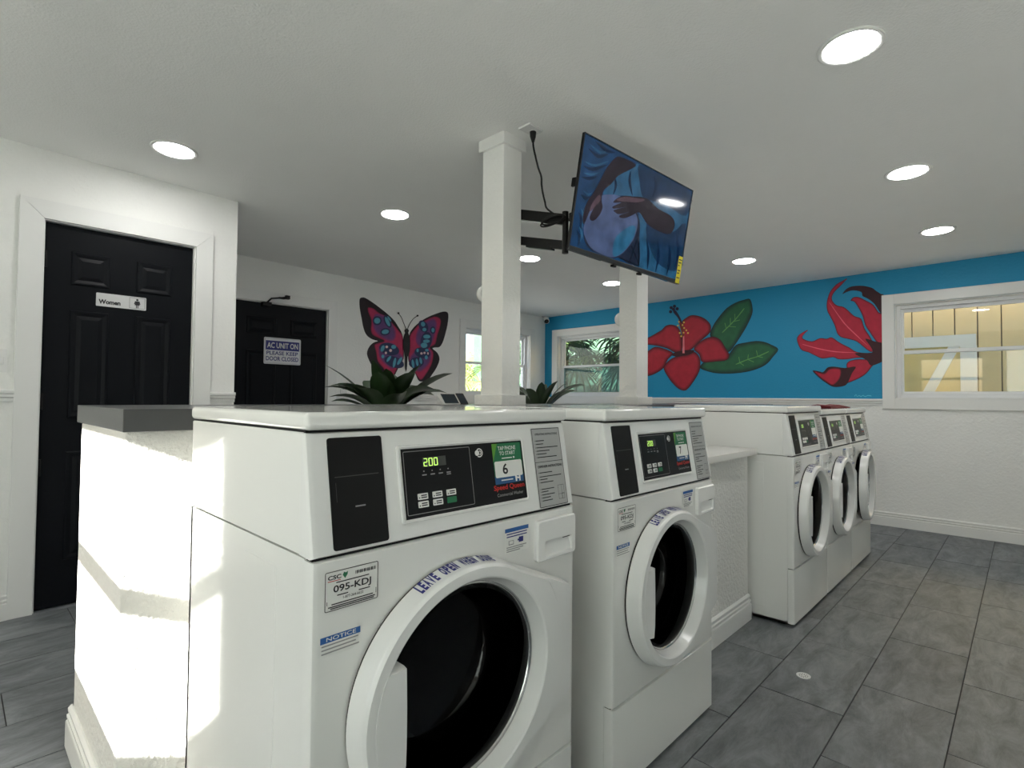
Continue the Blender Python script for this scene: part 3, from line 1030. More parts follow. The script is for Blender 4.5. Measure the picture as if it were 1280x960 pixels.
    door.loft(LP)
    do = door.done('door', M['plastic'], root, loc=(hx, 0, 0), angle=28)
    do.rotation_euler = (0, 0, ajar)
    m = MB()
    m.loft([[pt(t, hull_r(t) - 0.004, yy) for t in TH] for yy in (0.0, -0.0065)])
    m.done('door_gap_shade', M['gap'], do)  # dark ring added so the gap behind the door reads as shaded
    m = MB()
    m.loft([circ(r, 64, cx - hx, cz, yy) for r, yy in ((0.1965, -0.013), (0.1955, -0.0165), (0.1925, -0.0175), (0.190, -0.016), (0.1885, -0.013))])
    m.done('door_rim', M['chrome'], do)
    m = MB()
    m.loft([circ(r, 64, cx - hx, cz, yy) for r, yy in ((0.1885, -0.013), (0.180, -0.012), (0.174, 0.02), (0.166, 0.075), (0.150, 0.098), (0.10, 0.110), (0.04, 0.114))], False, True)
    m.done('door_glass', M['bowl'], do)
    m = MB()
    ta = math.asin(0.094 / 0.2135)
    tb = math.asin(0.104 / 0.2135)
    A = [(-0.2135 * math.cos(-tb + (ta + tb) * i / 12), 0.2135 * math.sin(-tb + (ta + tb) * i / 12)) for i in range(13)]
    O = A + [(-0.156, 0.096)] + [(-0.156 + 0.002 * math.sin(math.pi * i / 6), 0.096 - (0.206) * i / 6) for i in range(1, 6)] + [(-0.160, -0.110)]
    I = [(u + (0.004 if u > -0.17 else 0), v + (-0.013 if v > 0.085 else 0.013 if v < -0.095 else 0)) for u, v in O]
    lp = lambda pts, yy: [(cx - hx + u, yy, cz + v) for u, v in pts]
    m.loft([lp(O, -0.006), lp(O, yf + 0.010), lp([(u - 0.001, v * 0.985) for u, v in O], yf - 0.0008)], True, True)
    m.done('door_handle', M['plastic'], do)
    m = MB()                                   # curved lettering on the outer bevel of the ring
    words = 'LEAVE OPEN WHEN DONE'
    a0, a1 = R(119), R(74)
    for i, ch in enumerate(words):
        if ch == ' ':
            continue
        tc = a0 + (a1 - a0) * (i + 0.5) / len(words)
        hw = abs(a1 - a0) / len(words) * 0.40

        def CV(u, v, d, tc=tc, hw=hw):
            t = tc - (u - 0.5) * 2 * hw
            r = (hull_r(t) - 0.007) + 0.007 * v + 0.0012
            return pt(t, r, -0.041 + 0.035 * v)
        m.text(CV, ch, 0, 1, 0.14, 0.92, 0, 0.05)
    m.done('door_lettering', M['print_navy'], do, flat=True)
    return root


make_washer(0.419, 0.668, 0.866, 1.112, 1.077, 0.262, '6', 'white front-load coin washer numbered 6, closest to the camera', sx=1.06)
make_washer(1.310, 0.667, 0.847, 1.110, 1.070, 0.262, '7', 'white front-load coin washer numbered 7, beside the folding counter')
make_washer(2.945, 0.667, 0.855, 1.110, 1.072, 0.290, '', 'first white washer after the folding counter, its gray coin plate catching light', detail=False, sx=0.925, y=0.85)
make_washer(3.572, 0.667, 0.855, 1.088, 1.050, 0.290, '', 'middle white washer of the far three, with dark red cloth on top', detail=False, sx=0.893)
make_washer(4.178, 0.667, 0.855, 1.088, 1.050, 0.290, '', 'last white washer of the far row, door ajar by the baseboard', ajar=R(2.6), detail=False, sx=0.893)

# ------------------------------------------------------------------ dark red folded cloth on the far washers
m = MB()
m.loft([[(0.02 * math.sin(3 * s) + (0.02 if j in (0, 3) else 0) * (1 - s), (-0.055, 0.0, 0.06, 0.12, 0.12, 0.06, 0.0, -0.055)[j], (0.0, 0.0, 0.0, 0.0, 0.012, 0.022, 0.020, 0.010)[j] + (0.006 * math.sin(9 * s + j) if j > 3 else 0)) for j in range(8)]
        for s in [0.0]] + [[(s, (-0.055, 0.0, 0.06, 0.12, 0.12, 0.06, 0.0, -0.055)[j], (0.0, 0.0, 0.0, 0.0, 0.012, 0.022, 0.020, 0.010)[j] + (0.004 * math.sin(19 * s + j) if j > 3 else 0)) for j in range(8)] for s in [0.08, 0.16, 0.24, 0.32, 0.40, 0.48, 0.55]], True, True)
tag(m.done('folded_cloth', M['cloth'], loc=(3.93, 0.97, 1.089), angle=60), 'dark red folded cloth lying on top of the far washers', 'cloth')

# ------------------------------------------------------------------ television on its arm
tv = empty('television', (2.354, 1.398, 2.049), 'flat television on a black arm showing hands playing a drum', 'television')
wv, hv = 0.9, 0.5175
# flat picture data in metres: (part, colour key, outline)
BUTTERFLY = [('forewing','K',[(2.955,2.162),(2.984,2.186),(3.029,2.184),(3.121,2.145),(3.23,2.088),(3.313,2.039),(3.384,1.987),(3.442,1.921),(3.494,1.841),(3.511,1.684),(3.517,1.575),(3.463,1.487),(3.408,1.388),(3.374,1.345),(3.311,1.337),(3.27,1.348),(3.201,1.38),(3.133,1.448),(3.093,1.503),(3.052,1.593),(3.077,1.67),(3.129,1.72),(3.182,1.742),(3.115,1.754),(3.049,1.789),(3.009,1.854),(2.981,1.966),(2.957,2.077)]),('forewing','K',[(3.589,1.837),(3.632,1.916),(3.722,1.999),(3.845,2.076),(4.004,2.146),(4.103,2.174),(4.154,2.151),(4.147,2.032),(4.115,1.911),(4.075,1.803),(4.027,1.741),(3.962,1.73),(3.922,1.714),(3.995,1.668),(4.029,1.592),(3.982,1.487),(3.919,1.407),(3.856,1.342),(3.74,1.323),(3.686,1.399),(3.639,1.471),(3.586,1.542),(3.577,1.64)]),('wing_patch','R',[(3.059,2.09),(3.122,2.087),(3.19,2.048),(3.3,2.002),(3.37,1.95),(3.443,1.885),(3.501,1.817),(3.511,1.684),(3.505,1.586),(3.449,1.486),(3.394,1.388),(3.352,1.35),(3.296,1.384),(3.254,1.453),(3.185,1.52),(3.164,1.612),(3.142,1.692),(3.182,1.719),(3.263,1.749),(3.181,1.777),(3.114,1.806),(3.093,1.862),(3.098,1.956),(3.057,2.044)]),('wing_patch','R',[(3.596,1.826),(3.647,1.905),(3.752,2.003),(3.94,2.094),(4.038,2.072),(4.031,1.981),(3.992,1.874),(3.961,1.768),(3.882,1.724),(3.93,1.676),(3.932,1.599),(3.901,1.508),(3.839,1.417),(3.763,1.339),(3.701,1.387),(3.639,1.483),(3.593,1.555),(3.584,1.689)]),('wing_patch','P',[(3.143,2.031),(3.258,2.027),(3.356,1.954),(3.407,1.869),(3.401,1.784),(3.332,1.749),(3.208,1.791),(3.133,1.855),(3.118,1.935)]),('wing_patch','P',[(3.196,1.685),(3.29,1.739),(3.402,1.724),(3.461,1.632),(3.512,1.587),(3.449,1.51),(3.379,1.447),(3.281,1.49),(3.205,1.568)]),('wing_patch','P',[(3.693,1.897),(3.768,1.992),(3.924,2.073),(3.982,2.015),(3.959,1.896),(3.897,1.75),(3.773,1.703),(3.68,1.771)]),('wing_patch','P',[(3.593,1.579),(3.696,1.685),(3.851,1.709),(3.907,1.662),(3.885,1.546),(3.777,1.446),(3.7,1.436),(3.632,1.495)]),('wing_spot','N',[(3.225,1.966),(3.215,1.936),(3.187,1.915),(3.152,1.911),(3.124,1.926),(3.113,1.954),(3.123,1.984),(3.15,2.005),(3.185,2.009),(3.214,1.994)]),('wing_spot','N',[(3.338,1.985),(3.353,1.945),(3.348,1.912),(3.324,1.9),(3.292,1.914),(3.263,1.947),(3.249,1.987),(3.254,2.02),(3.277,2.032),(3.309,2.019)]),('wing_spot','N',[(3.334,1.866),(3.328,1.84),(3.3,1.818),(3.261,1.809),(3.227,1.815),(3.211,1.835),(3.217,1.861),(3.245,1.882),(3.283,1.892),(3.317,1.886)]),('wing_spot','N',[(3.456,1.644),(3.42,1.61),(3.348,1.597),(3.269,1.61),(3.214,1.643),(3.2,1.685),(3.235,1.718),(3.305,1.732),(3.384,1.72),(3.442,1.687)]),('wing_spot','N',[(3.52,1.493),(3.481,1.465),(3.409,1.461),(3.331,1.481),(3.277,1.518),(3.267,1.557),(3.304,1.585),(3.375,1.59),(3.453,1.571),(3.509,1.533)]),('wing_spot','N',[(3.838,1.993),(3.856,1.951),(3.846,1.914),(3.813,1.895),(3.769,1.902),(3.731,1.932),(3.714,1.973),(3.723,2.01),(3.755,2.029),(3.799,2.023)]),('wing_spot','N',[(3.907,1.791),(3.878,1.728),(3.83,1.691),(3.781,1.695),(3.749,1.737),(3.746,1.8),(3.774,1.862),(3.821,1.899),(3.871,1.897),(3.904,1.855)]),('wing_spot','N',[(3.963,1.935),(3.956,1.909),(3.935,1.891),(3.909,1.889),(3.889,1.903),(3.88,1.927),(3.888,1.954),(3.908,1.971),(3.934,1.974),(3.955,1.96)]),('wing_spot','N',[(3.887,1.636),(3.854,1.604),(3.791,1.591),(3.722,1.602),(3.673,1.632),(3.663,1.67),(3.694,1.701),(3.756,1.714),(3.826,1.704),(3.876,1.674)]),('wing_spot','N',[(3.796,1.559),(3.786,1.519),(3.739,1.485),(3.675,1.471),(3.618,1.482),(3.589,1.512),(3.599,1.551),(3.644,1.585),(3.707,1.6),(3.766,1.59)]),('wing_spot','T',[(3.209,1.964),(3.201,1.944),(3.181,1.93),(3.157,1.927),(3.137,1.937),(3.129,1.956),(3.136,1.976),(3.156,1.99),(3.18,1.992),(3.201,1.983)]),('wing_spot','T',[(3.319,1.974),(3.332,1.944),(3.332,1.92),(3.319,1.914),(3.298,1.926),(3.277,1.953),(3.264,1.983),(3.264,2.006),(3.277,2.013),(3.298,2.001)]),('wing_spot','T',[(3.332,2.006),(3.344,1.989),(3.347,1.975),(3.34,1.97),(3.326,1.976),(3.309,1.99),(3.297,2.007),(3.294,2.021),(3.301,2.026),(3.315,2.02)]),('wing_spot','T',[(3.319,1.862),(3.314,1.845),(3.292,1.83),(3.263,1.823),(3.237,1.826),(3.225,1.839),(3.231,1.856),(3.252,1.871),(3.281,1.878),(3.307,1.875)]),('wing_spot','T',[(3.264,1.659),(3.251,1.639),(3.235,1.628),(3.22,1.632),(3.214,1.648),(3.218,1.67),(3.231,1.69),(3.248,1.701),(3.262,1.698),(3.268,1.682)]),('wing_spot','T',[(3.416,1.695),(3.409,1.681),(3.393,1.671),(3.372,1.669),(3.355,1.677),(3.348,1.69),(3.354,1.705),(3.371,1.715),(3.392,1.716),(3.409,1.709)]),('wing_spot','T',[(3.266,1.581),(3.262,1.568),(3.252,1.56),(3.239,1.559),(3.229,1.566),(3.225,1.579),(3.229,1.591),(3.239,1.6),(3.251,1.6),(3.262,1.593)]),('wing_spot','T',[(3.336,1.549),(3.318,1.53),(3.301,1.522),(3.292,1.527),(3.294,1.543),(3.306,1.565),(3.325,1.584),(3.342,1.593),(3.351,1.588),(3.349,1.571)]),('wing_spot','T',[(3.414,1.517),(3.403,1.484),(3.388,1.465),(3.376,1.466),(3.371,1.488),(3.375,1.522),(3.387,1.555),(3.401,1.575),(3.413,1.573),(3.418,1.551)]),('wing_spot','T',[(3.481,1.533),(3.46,1.508),(3.44,1.496),(3.429,1.501),(3.43,1.521),(3.444,1.549),(3.465,1.575),(3.485,1.587),(3.496,1.582),(3.495,1.562)]),('wing_spot','T',[(3.805,1.998),(3.807,1.98),(3.797,1.964),(3.779,1.957),(3.76,1.961),(3.747,1.975),(3.745,1.993),(3.755,2.008),(3.772,2.016),(3.792,2.012)]),('wing_spot','T',[(3.828,1.929),(3.822,1.915),(3.807,1.905),(3.788,1.903),(3.772,1.91),(3.766,1.922),(3.772,1.936),(3.787,1.946),(3.806,1.948),(3.822,1.941)]),('wing_spot','T',[(3.886,1.851),(3.876,1.836),(3.85,1.824),(3.817,1.821),(3.79,1.828),(3.78,1.842),(3.79,1.858),(3.816,1.869),(3.849,1.872),(3.876,1.865)]),('wing_spot','T',[(3.879,1.797),(3.87,1.784),(3.845,1.774),(3.814,1.771),(3.789,1.777),(3.779,1.789),(3.788,1.802),(3.813,1.812),(3.844,1.815),(3.869,1.809)]),('wing_spot','T',[(3.845,1.746),(3.836,1.726),(3.811,1.712),(3.78,1.71),(3.756,1.72),(3.746,1.739),(3.755,1.759),(3.779,1.772),(3.81,1.775),(3.835,1.765)]),('wing_spot','T',[(3.946,1.934),(3.941,1.917),(3.93,1.905),(3.915,1.904),(3.903,1.913),(3.898,1.929),(3.902,1.946),(3.914,1.957),(3.929,1.959),(3.941,1.95)]),('wing_spot','T',[(3.722,1.677),(3.719,1.663),(3.71,1.655),(3.699,1.654),(3.69,1.661),(3.686,1.674),(3.689,1.688),(3.698,1.697),(3.709,1.697),(3.719,1.69)]),('wing_spot','T',[(3.863,1.691),(3.858,1.68),(3.844,1.672),(3.827,1.671),(3.813,1.677),(3.807,1.687),(3.812,1.697),(3.826,1.705),(3.844,1.706),(3.858,1.701)]),('wing_spot','T',[(3.852,1.605),(3.848,1.59),(3.836,1.58),(3.822,1.579),(3.81,1.587),(3.805,1.602),(3.809,1.617),(3.821,1.627),(3.835,1.628),(3.847,1.619)]),('wing_spot','T',[(3.661,1.524),(3.663,1.494),(3.656,1.475),(3.644,1.473),(3.631,1.489),(3.622,1.517),(3.621,1.546),(3.627,1.565),(3.639,1.568),(3.652,1.552)]),('wing_spot','T',[(3.718,1.542),(3.719,1.515),(3.713,1.498),(3.701,1.496),(3.688,1.51),(3.679,1.535),(3.678,1.561),(3.685,1.579),(3.697,1.581),(3.71,1.567)]),('wing_spot','T',[(3.77,1.565),(3.771,1.541),(3.765,1.525),(3.753,1.523),(3.74,1.535),(3.731,1.557),(3.729,1.581),(3.735,1.597),(3.748,1.599),(3.761,1.587)]),('wing_spot','W',[(3.309,1.687),(3.306,1.678),(3.297,1.672),(3.286,1.671),(3.277,1.676),(3.274,1.685),(3.277,1.694),(3.286,1.7),(3.297,1.701),(3.306,1.696)]),('wing_spot','W',[(3.36,1.652),(3.356,1.642),(3.347,1.635),(3.335,1.634),(3.325,1.639),(3.321,1.649),(3.325,1.659),(3.334,1.666),(3.346,1.667),(3.356,1.661)]),('wing_spot','W',[(3.297,1.621),(3.294,1.613),(3.286,1.607),(3.277,1.606),(3.269,1.611),(3.266,1.619),(3.269,1.628),(3.277,1.633),(3.286,1.634),(3.294,1.629)]),('wing_spot','W',[(3.777,1.647),(3.773,1.638),(3.764,1.632),(3.753,1.631),(3.743,1.636),(3.74,1.644),(3.743,1.653),(3.752,1.659),(3.764,1.66),(3.773,1.655)]),('wing_spot','W',[(3.818,1.656),(3.815,1.647),(3.807,1.642),(3.796,1.641),(3.788,1.646),(3.784,1.654),(3.787,1.662),(3.796,1.667),(3.806,1.668),(3.815,1.664)]),('wing_spot','W',[(3.864,1.652),(3.862,1.643),(3.856,1.637),(3.848,1.637),(3.841,1.642),(3.839,1.651),(3.841,1.66),(3.847,1.666),(3.855,1.666),(3.861,1.661)]),('butterfly_body','B',[(3.513,1.831),(3.527,1.862),(3.518,1.886),(3.536,1.909),(3.561,1.911),(3.579,1.892),(3.571,1.866),(3.589,1.825),(3.599,1.764),(3.592,1.653),(3.566,1.59),(3.562,1.492),(3.547,1.424),(3.531,1.49),(3.528,1.588),(3.508,1.672),(3.502,1.769)]),('antenna','B',[(3.543,1.911),(3.51,1.972),(3.48,2.03),(3.44,2.072),(3.433,2.067),(3.472,2.026),(3.502,1.968),(3.535,1.907)]),('antenna','B',[(3.565,1.912),(3.598,1.978),(3.641,2.032),(3.697,2.071),(3.692,2.077),(3.635,2.036),(3.59,1.981),(3.557,1.915)]),('antenna','B',[(3.449,2.075),(3.447,2.068),(3.44,2.063),(3.431,2.062),(3.424,2.065),(3.421,2.071),(3.423,2.078),(3.431,2.083),(3.439,2.084),(3.447,2.081)]),('antenna','B',[(3.71,2.077),(3.707,2.07),(3.7,2.065),(3.69,2.064),(3.683,2.067),(3.68,2.073),(3.682,2.08),(3.69,2.085),(3.699,2.086),(3.707,2.083)])]
HIBISCUS = [('leaf','G',[(2.596,1.877),(2.561,1.976),(2.492,2.072),(2.402,2.164),(2.302,2.214),(2.216,2.233),(2.15,2.232),(2.124,2.133),(2.132,2.058),(2.185,1.944),(2.249,1.839),(2.314,1.745),(2.381,1.671),(2.47,1.721),(2.55,1.805)]),('leaf','G',[(2.714,1.504),(2.667,1.572),(2.573,1.613),(2.437,1.607),(2.37,1.66),(2.304,1.744),(2.196,1.765),(2.091,1.774),(2.009,1.76),(1.939,1.727),(1.865,1.673),(1.919,1.594),(1.97,1.533),(2.041,1.488),(2.165,1.449),(2.326,1.431),(2.493,1.435),(2.597,1.455)]),('leaf_vein','V',[(2.438,1.9),(2.31,2.017),(2.218,2.124),(2.225,2.131),(2.317,2.025),(2.445,1.908)]),('leaf_vein','V',[(2.405,1.936),(2.421,1.999),(2.428,1.997),(2.411,1.934)]),('leaf_vein','V',[(2.36,1.976),(2.36,2.048),(2.367,2.048),(2.367,1.976)]),('leaf_vein','V',[(2.311,2.021),(2.31,2.087),(2.317,2.088),(2.317,2.021)]),('leaf_vein','V',[(2.38,1.952),(2.303,1.94),(2.303,1.946),(2.38,1.958)]),('leaf_vein','V',[(2.324,2.002),(2.259,2.013),(2.26,2.019),(2.326,2.009)]),('leaf_vein','V',[(2.291,1.53),(2.174,1.574),(2.069,1.602),(1.967,1.645),(1.971,1.654),(2.073,1.611),(2.177,1.584),(2.295,1.539)]),('leaf_vein','V',[(2.258,1.55),(2.268,1.611),(2.275,1.61),(2.264,1.549)]),('leaf_vein','V',[(2.172,1.578),(2.167,1.632),(2.173,1.633),(2.179,1.579)]),('leaf_vein','V',[(2.068,1.607),(2.083,1.672),(2.089,1.671),(2.074,1.606)]),('leaf_vein','V',[(2.177,1.576),(2.114,1.546),(2.111,1.552),(2.174,1.582)]),('leaf_vein','V',[(2.072,1.603),(2.021,1.59),(2.019,1.596),(2.07,1.61)]),('leaf_vein','V',[(2.263,1.544),(2.22,1.513),(2.216,1.518),(2.259,1.549)]),('petal','R',[(3.494,1.884),(3.381,1.903),(3.27,1.949),(3.197,1.983),(3.14,2.03),(3.069,2.037),(3.0,2.012),(2.959,1.963),(2.938,1.884),(2.931,1.717),(3.014,1.696),(3.126,1.754),(3.27,1.795),(3.403,1.817),(3.494,1.83)]),('petal','R',[(2.938,2.051),(2.877,2.103),(2.81,2.125),(2.706,2.099),(2.629,2.048),(2.584,1.982),(2.591,1.908),(2.654,1.851),(2.732,1.794),(2.797,1.735),(2.864,1.701),(2.911,1.697),(2.931,1.781),(2.938,1.91)]),('petal','R',[(3.494,1.694),(3.373,1.741),(3.284,1.783),(3.168,1.756),(3.041,1.691),(3.111,1.622),(3.168,1.52),(3.269,1.457),(3.372,1.426),(3.493,1.435),(3.555,1.573)]),('petal','R',[(2.785,1.723),(2.747,1.782),(2.658,1.837),(2.559,1.855),(2.474,1.813),(2.414,1.714),(2.374,1.64),(2.402,1.583),(2.51,1.57),(2.683,1.57),(2.721,1.658)]),('petal','R',[(3.168,1.507),(3.14,1.571),(3.069,1.627),(2.972,1.661),(2.877,1.669),(2.784,1.696),(2.725,1.643),(2.706,1.567),(2.719,1.468),(2.784,1.356),(2.877,1.25),(2.958,1.256),(3.027,1.308),(3.097,1.387)]),('flower_throat','D',[(3.069,1.673),(3.014,1.702),(2.918,1.716),(2.837,1.718),(2.778,1.708),(2.824,1.67),(2.918,1.655),(3.0,1.647)]),('stamen','S',[(2.927,1.685),(2.899,1.683),(2.904,1.901),(2.92,1.902)]),('stamen','O',[(2.903,1.897),(2.92,2.003),(2.948,2.082),(2.975,2.077),(2.957,1.997),(2.927,1.894)]),('stamen','N',[(2.931,2.054),(2.967,2.133),(3.016,2.205),(3.045,2.188),(2.992,2.12),(2.945,2.048)]),('stigma','N',[(3.049,2.237),(3.055,2.224),(3.07,2.22),(3.085,2.228),(3.091,2.242),(3.085,2.255),(3.07,2.259),(3.055,2.252)]),('stigma','N',[(3.007,2.25),(3.013,2.237),(3.028,2.233),(3.042,2.24),(3.049,2.254),(3.042,2.268),(3.028,2.272),(3.013,2.264)]),('stigma','N',[(2.972,2.216),(2.978,2.203),(2.993,2.199),(3.008,2.206),(3.014,2.221),(3.008,2.234),(2.993,2.238),(2.978,2.231)]),('stigma','N',[(3.056,2.19),(3.062,2.177),(3.077,2.173),(3.092,2.18),(3.098,2.194),(3.092,2.208),(3.077,2.212),(3.062,2.204)]),('stigma','N',[(3.018,2.215),(3.024,2.201),(3.039,2.197),(3.054,2.205),(3.06,2.219),(3.054,2.232),(3.039,2.236),(3.024,2.229)]),('anther','Y',[(2.893,1.981),(2.897,1.974),(2.904,1.971),(2.912,1.975),(2.915,1.983),(2.912,1.99),(2.904,1.992),(2.897,1.988)]),('anther','Y',[(2.866,1.952),(2.87,1.945),(2.877,1.942),(2.885,1.946),(2.888,1.953),(2.885,1.96),(2.877,1.963),(2.87,1.959)]),('anther','Y',[(2.9,1.926),(2.903,1.919),(2.911,1.917),(2.919,1.92),(2.922,1.928),(2.919,1.935),(2.911,1.937),(2.903,1.934)]),('anther','Y',[(2.846,1.918),(2.85,1.911),(2.857,1.909),(2.865,1.912),(2.868,1.92),(2.865,1.927),(2.857,1.929),(2.85,1.926)]),('anther','Y',[(2.93,1.886),(2.933,1.879),(2.941,1.877),(2.949,1.88),(2.952,1.888),(2.949,1.895),(2.941,1.897),(2.933,1.894)]),('anther','Y',[(2.948,1.926),(2.951,1.919),(2.959,1.917),(2.966,1.92),(2.97,1.928),(2.966,1.935),(2.959,1.937),(2.951,1.934)]),('anther','Y',[(2.896,2.048),(2.899,2.041),(2.907,2.038),(2.915,2.042),(2.918,2.05),(2.915,2.057),(2.907,2.059),(2.899,2.055)]),('anther','Y',[(2.959,2.06),(2.962,2.053),(2.97,2.05),(2.977,2.054),(2.981,2.062),(2.977,2.069),(2.97,2.071),(2.962,2.067)]),('anther','Y',[(2.914,2.017),(2.917,2.01),(2.925,2.008),(2.932,2.011),(2.935,2.019),(2.932,2.026),(2.925,2.028),(2.917,2.025)]),('anther','Y',[(2.972,2.016),(2.976,2.009),(2.983,2.006),(2.991,2.01),(2.994,2.018),(2.991,2.025),(2.983,2.027),(2.976,2.023)])]
LILY = [('petal','D',[(1.278,2.176),(1.25,2.218),(1.199,2.24),(1.112,2.234),(1.038,2.205),(1.006,2.173),(0.965,2.136),(0.944,2.115),(0.946,1.929),(0.977,1.969),(1.018,2.049),(1.07,2.105),(1.113,2.136),(1.123,2.176),(1.189,2.2),(1.244,2.191)]),('petal','R',[(1.211,2.103),(1.189,2.133),(1.145,2.131),(1.092,2.095),(1.028,2.044),(0.987,1.97),(0.946,1.917),(0.948,1.657),(1.0,1.685),(1.052,1.776),(1.093,1.855),(1.114,1.946),(1.146,2.025),(1.179,2.087)]),('petal','R',[(1.238,2.323),(1.283,2.268),(1.346,2.205),(1.369,2.155),(1.358,2.108),(1.324,2.071),(1.268,2.049),(1.223,2.002),(1.18,1.952),(1.125,1.921),(1.099,1.83),(1.052,1.738),(1.021,1.649),(1.042,1.6),(1.085,1.627),(1.159,1.702),(1.225,1.732),(1.292,1.756),(1.326,1.797),(1.348,1.877),(1.388,1.973),(1.411,2.028),(1.414,2.114),(1.386,2.21),(1.334,2.275),(1.277,2.306)]),('petal','R',[(1.585,1.851),(1.628,1.8),(1.628,1.766),(1.549,1.734),(1.477,1.762),(1.418,1.752),(1.372,1.762),(1.304,1.705),(1.226,1.655),(1.16,1.606),(1.042,1.587),(1.001,1.573),(1.085,1.552),(1.171,1.549),(1.238,1.54),(1.316,1.543),(1.362,1.565),(1.455,1.556),(1.514,1.585),(1.574,1.621),(1.635,1.645),(1.666,1.687),(1.687,1.764),(1.665,1.81),(1.616,1.84)]),('petal','R',[(1.249,1.463),(1.238,1.514),(1.172,1.537),(1.085,1.533),(1.001,1.523),(1.043,1.462),(1.086,1.401),(1.151,1.352),(1.239,1.312),(1.256,1.315),(1.216,1.404)]),('flower_throat','D',[(1.182,1.595),(1.042,1.594),(1.052,1.651),(1.094,1.729),(1.021,1.699),(0.948,1.663),(0.949,1.527),(1.001,1.486),(1.054,1.475),(1.085,1.527)]),('petal','D',[(1.545,1.439),(1.485,1.431),(1.45,1.423),(1.409,1.468),(1.351,1.473),(1.26,1.457),(1.172,1.467),(1.205,1.404),(1.239,1.315),(1.273,1.283),(1.358,1.275),(1.421,1.311),(1.491,1.372)]),('petal','R',[(1.527,1.432),(1.479,1.418),(1.438,1.41),(1.397,1.451),(1.34,1.459),(1.294,1.439),(1.306,1.355),(1.364,1.291),(1.421,1.324),(1.485,1.378)]),('petal_vein','V',[(1.383,2.09),(1.272,1.893),(1.173,1.769),(1.085,1.67),(1.083,1.672),(1.167,1.776),(1.265,1.899),(1.38,2.092)]),('petal_vein','V',[(1.623,1.703),(1.491,1.652),(1.339,1.613),(1.171,1.599),(1.171,1.602),(1.338,1.623),(1.489,1.662),(1.622,1.708)]),('signature','U',[(1.183,1.182),(1.172,1.196),(1.164,1.177),(1.147,1.188),(1.131,1.178),(1.115,1.19),(1.099,1.177),(1.077,1.189),(1.051,1.184),(1.05,1.191),(1.078,1.196),(1.098,1.185),(1.114,1.197),(1.131,1.186),(1.147,1.196),(1.162,1.184),(1.171,1.204),(1.187,1.187)])]
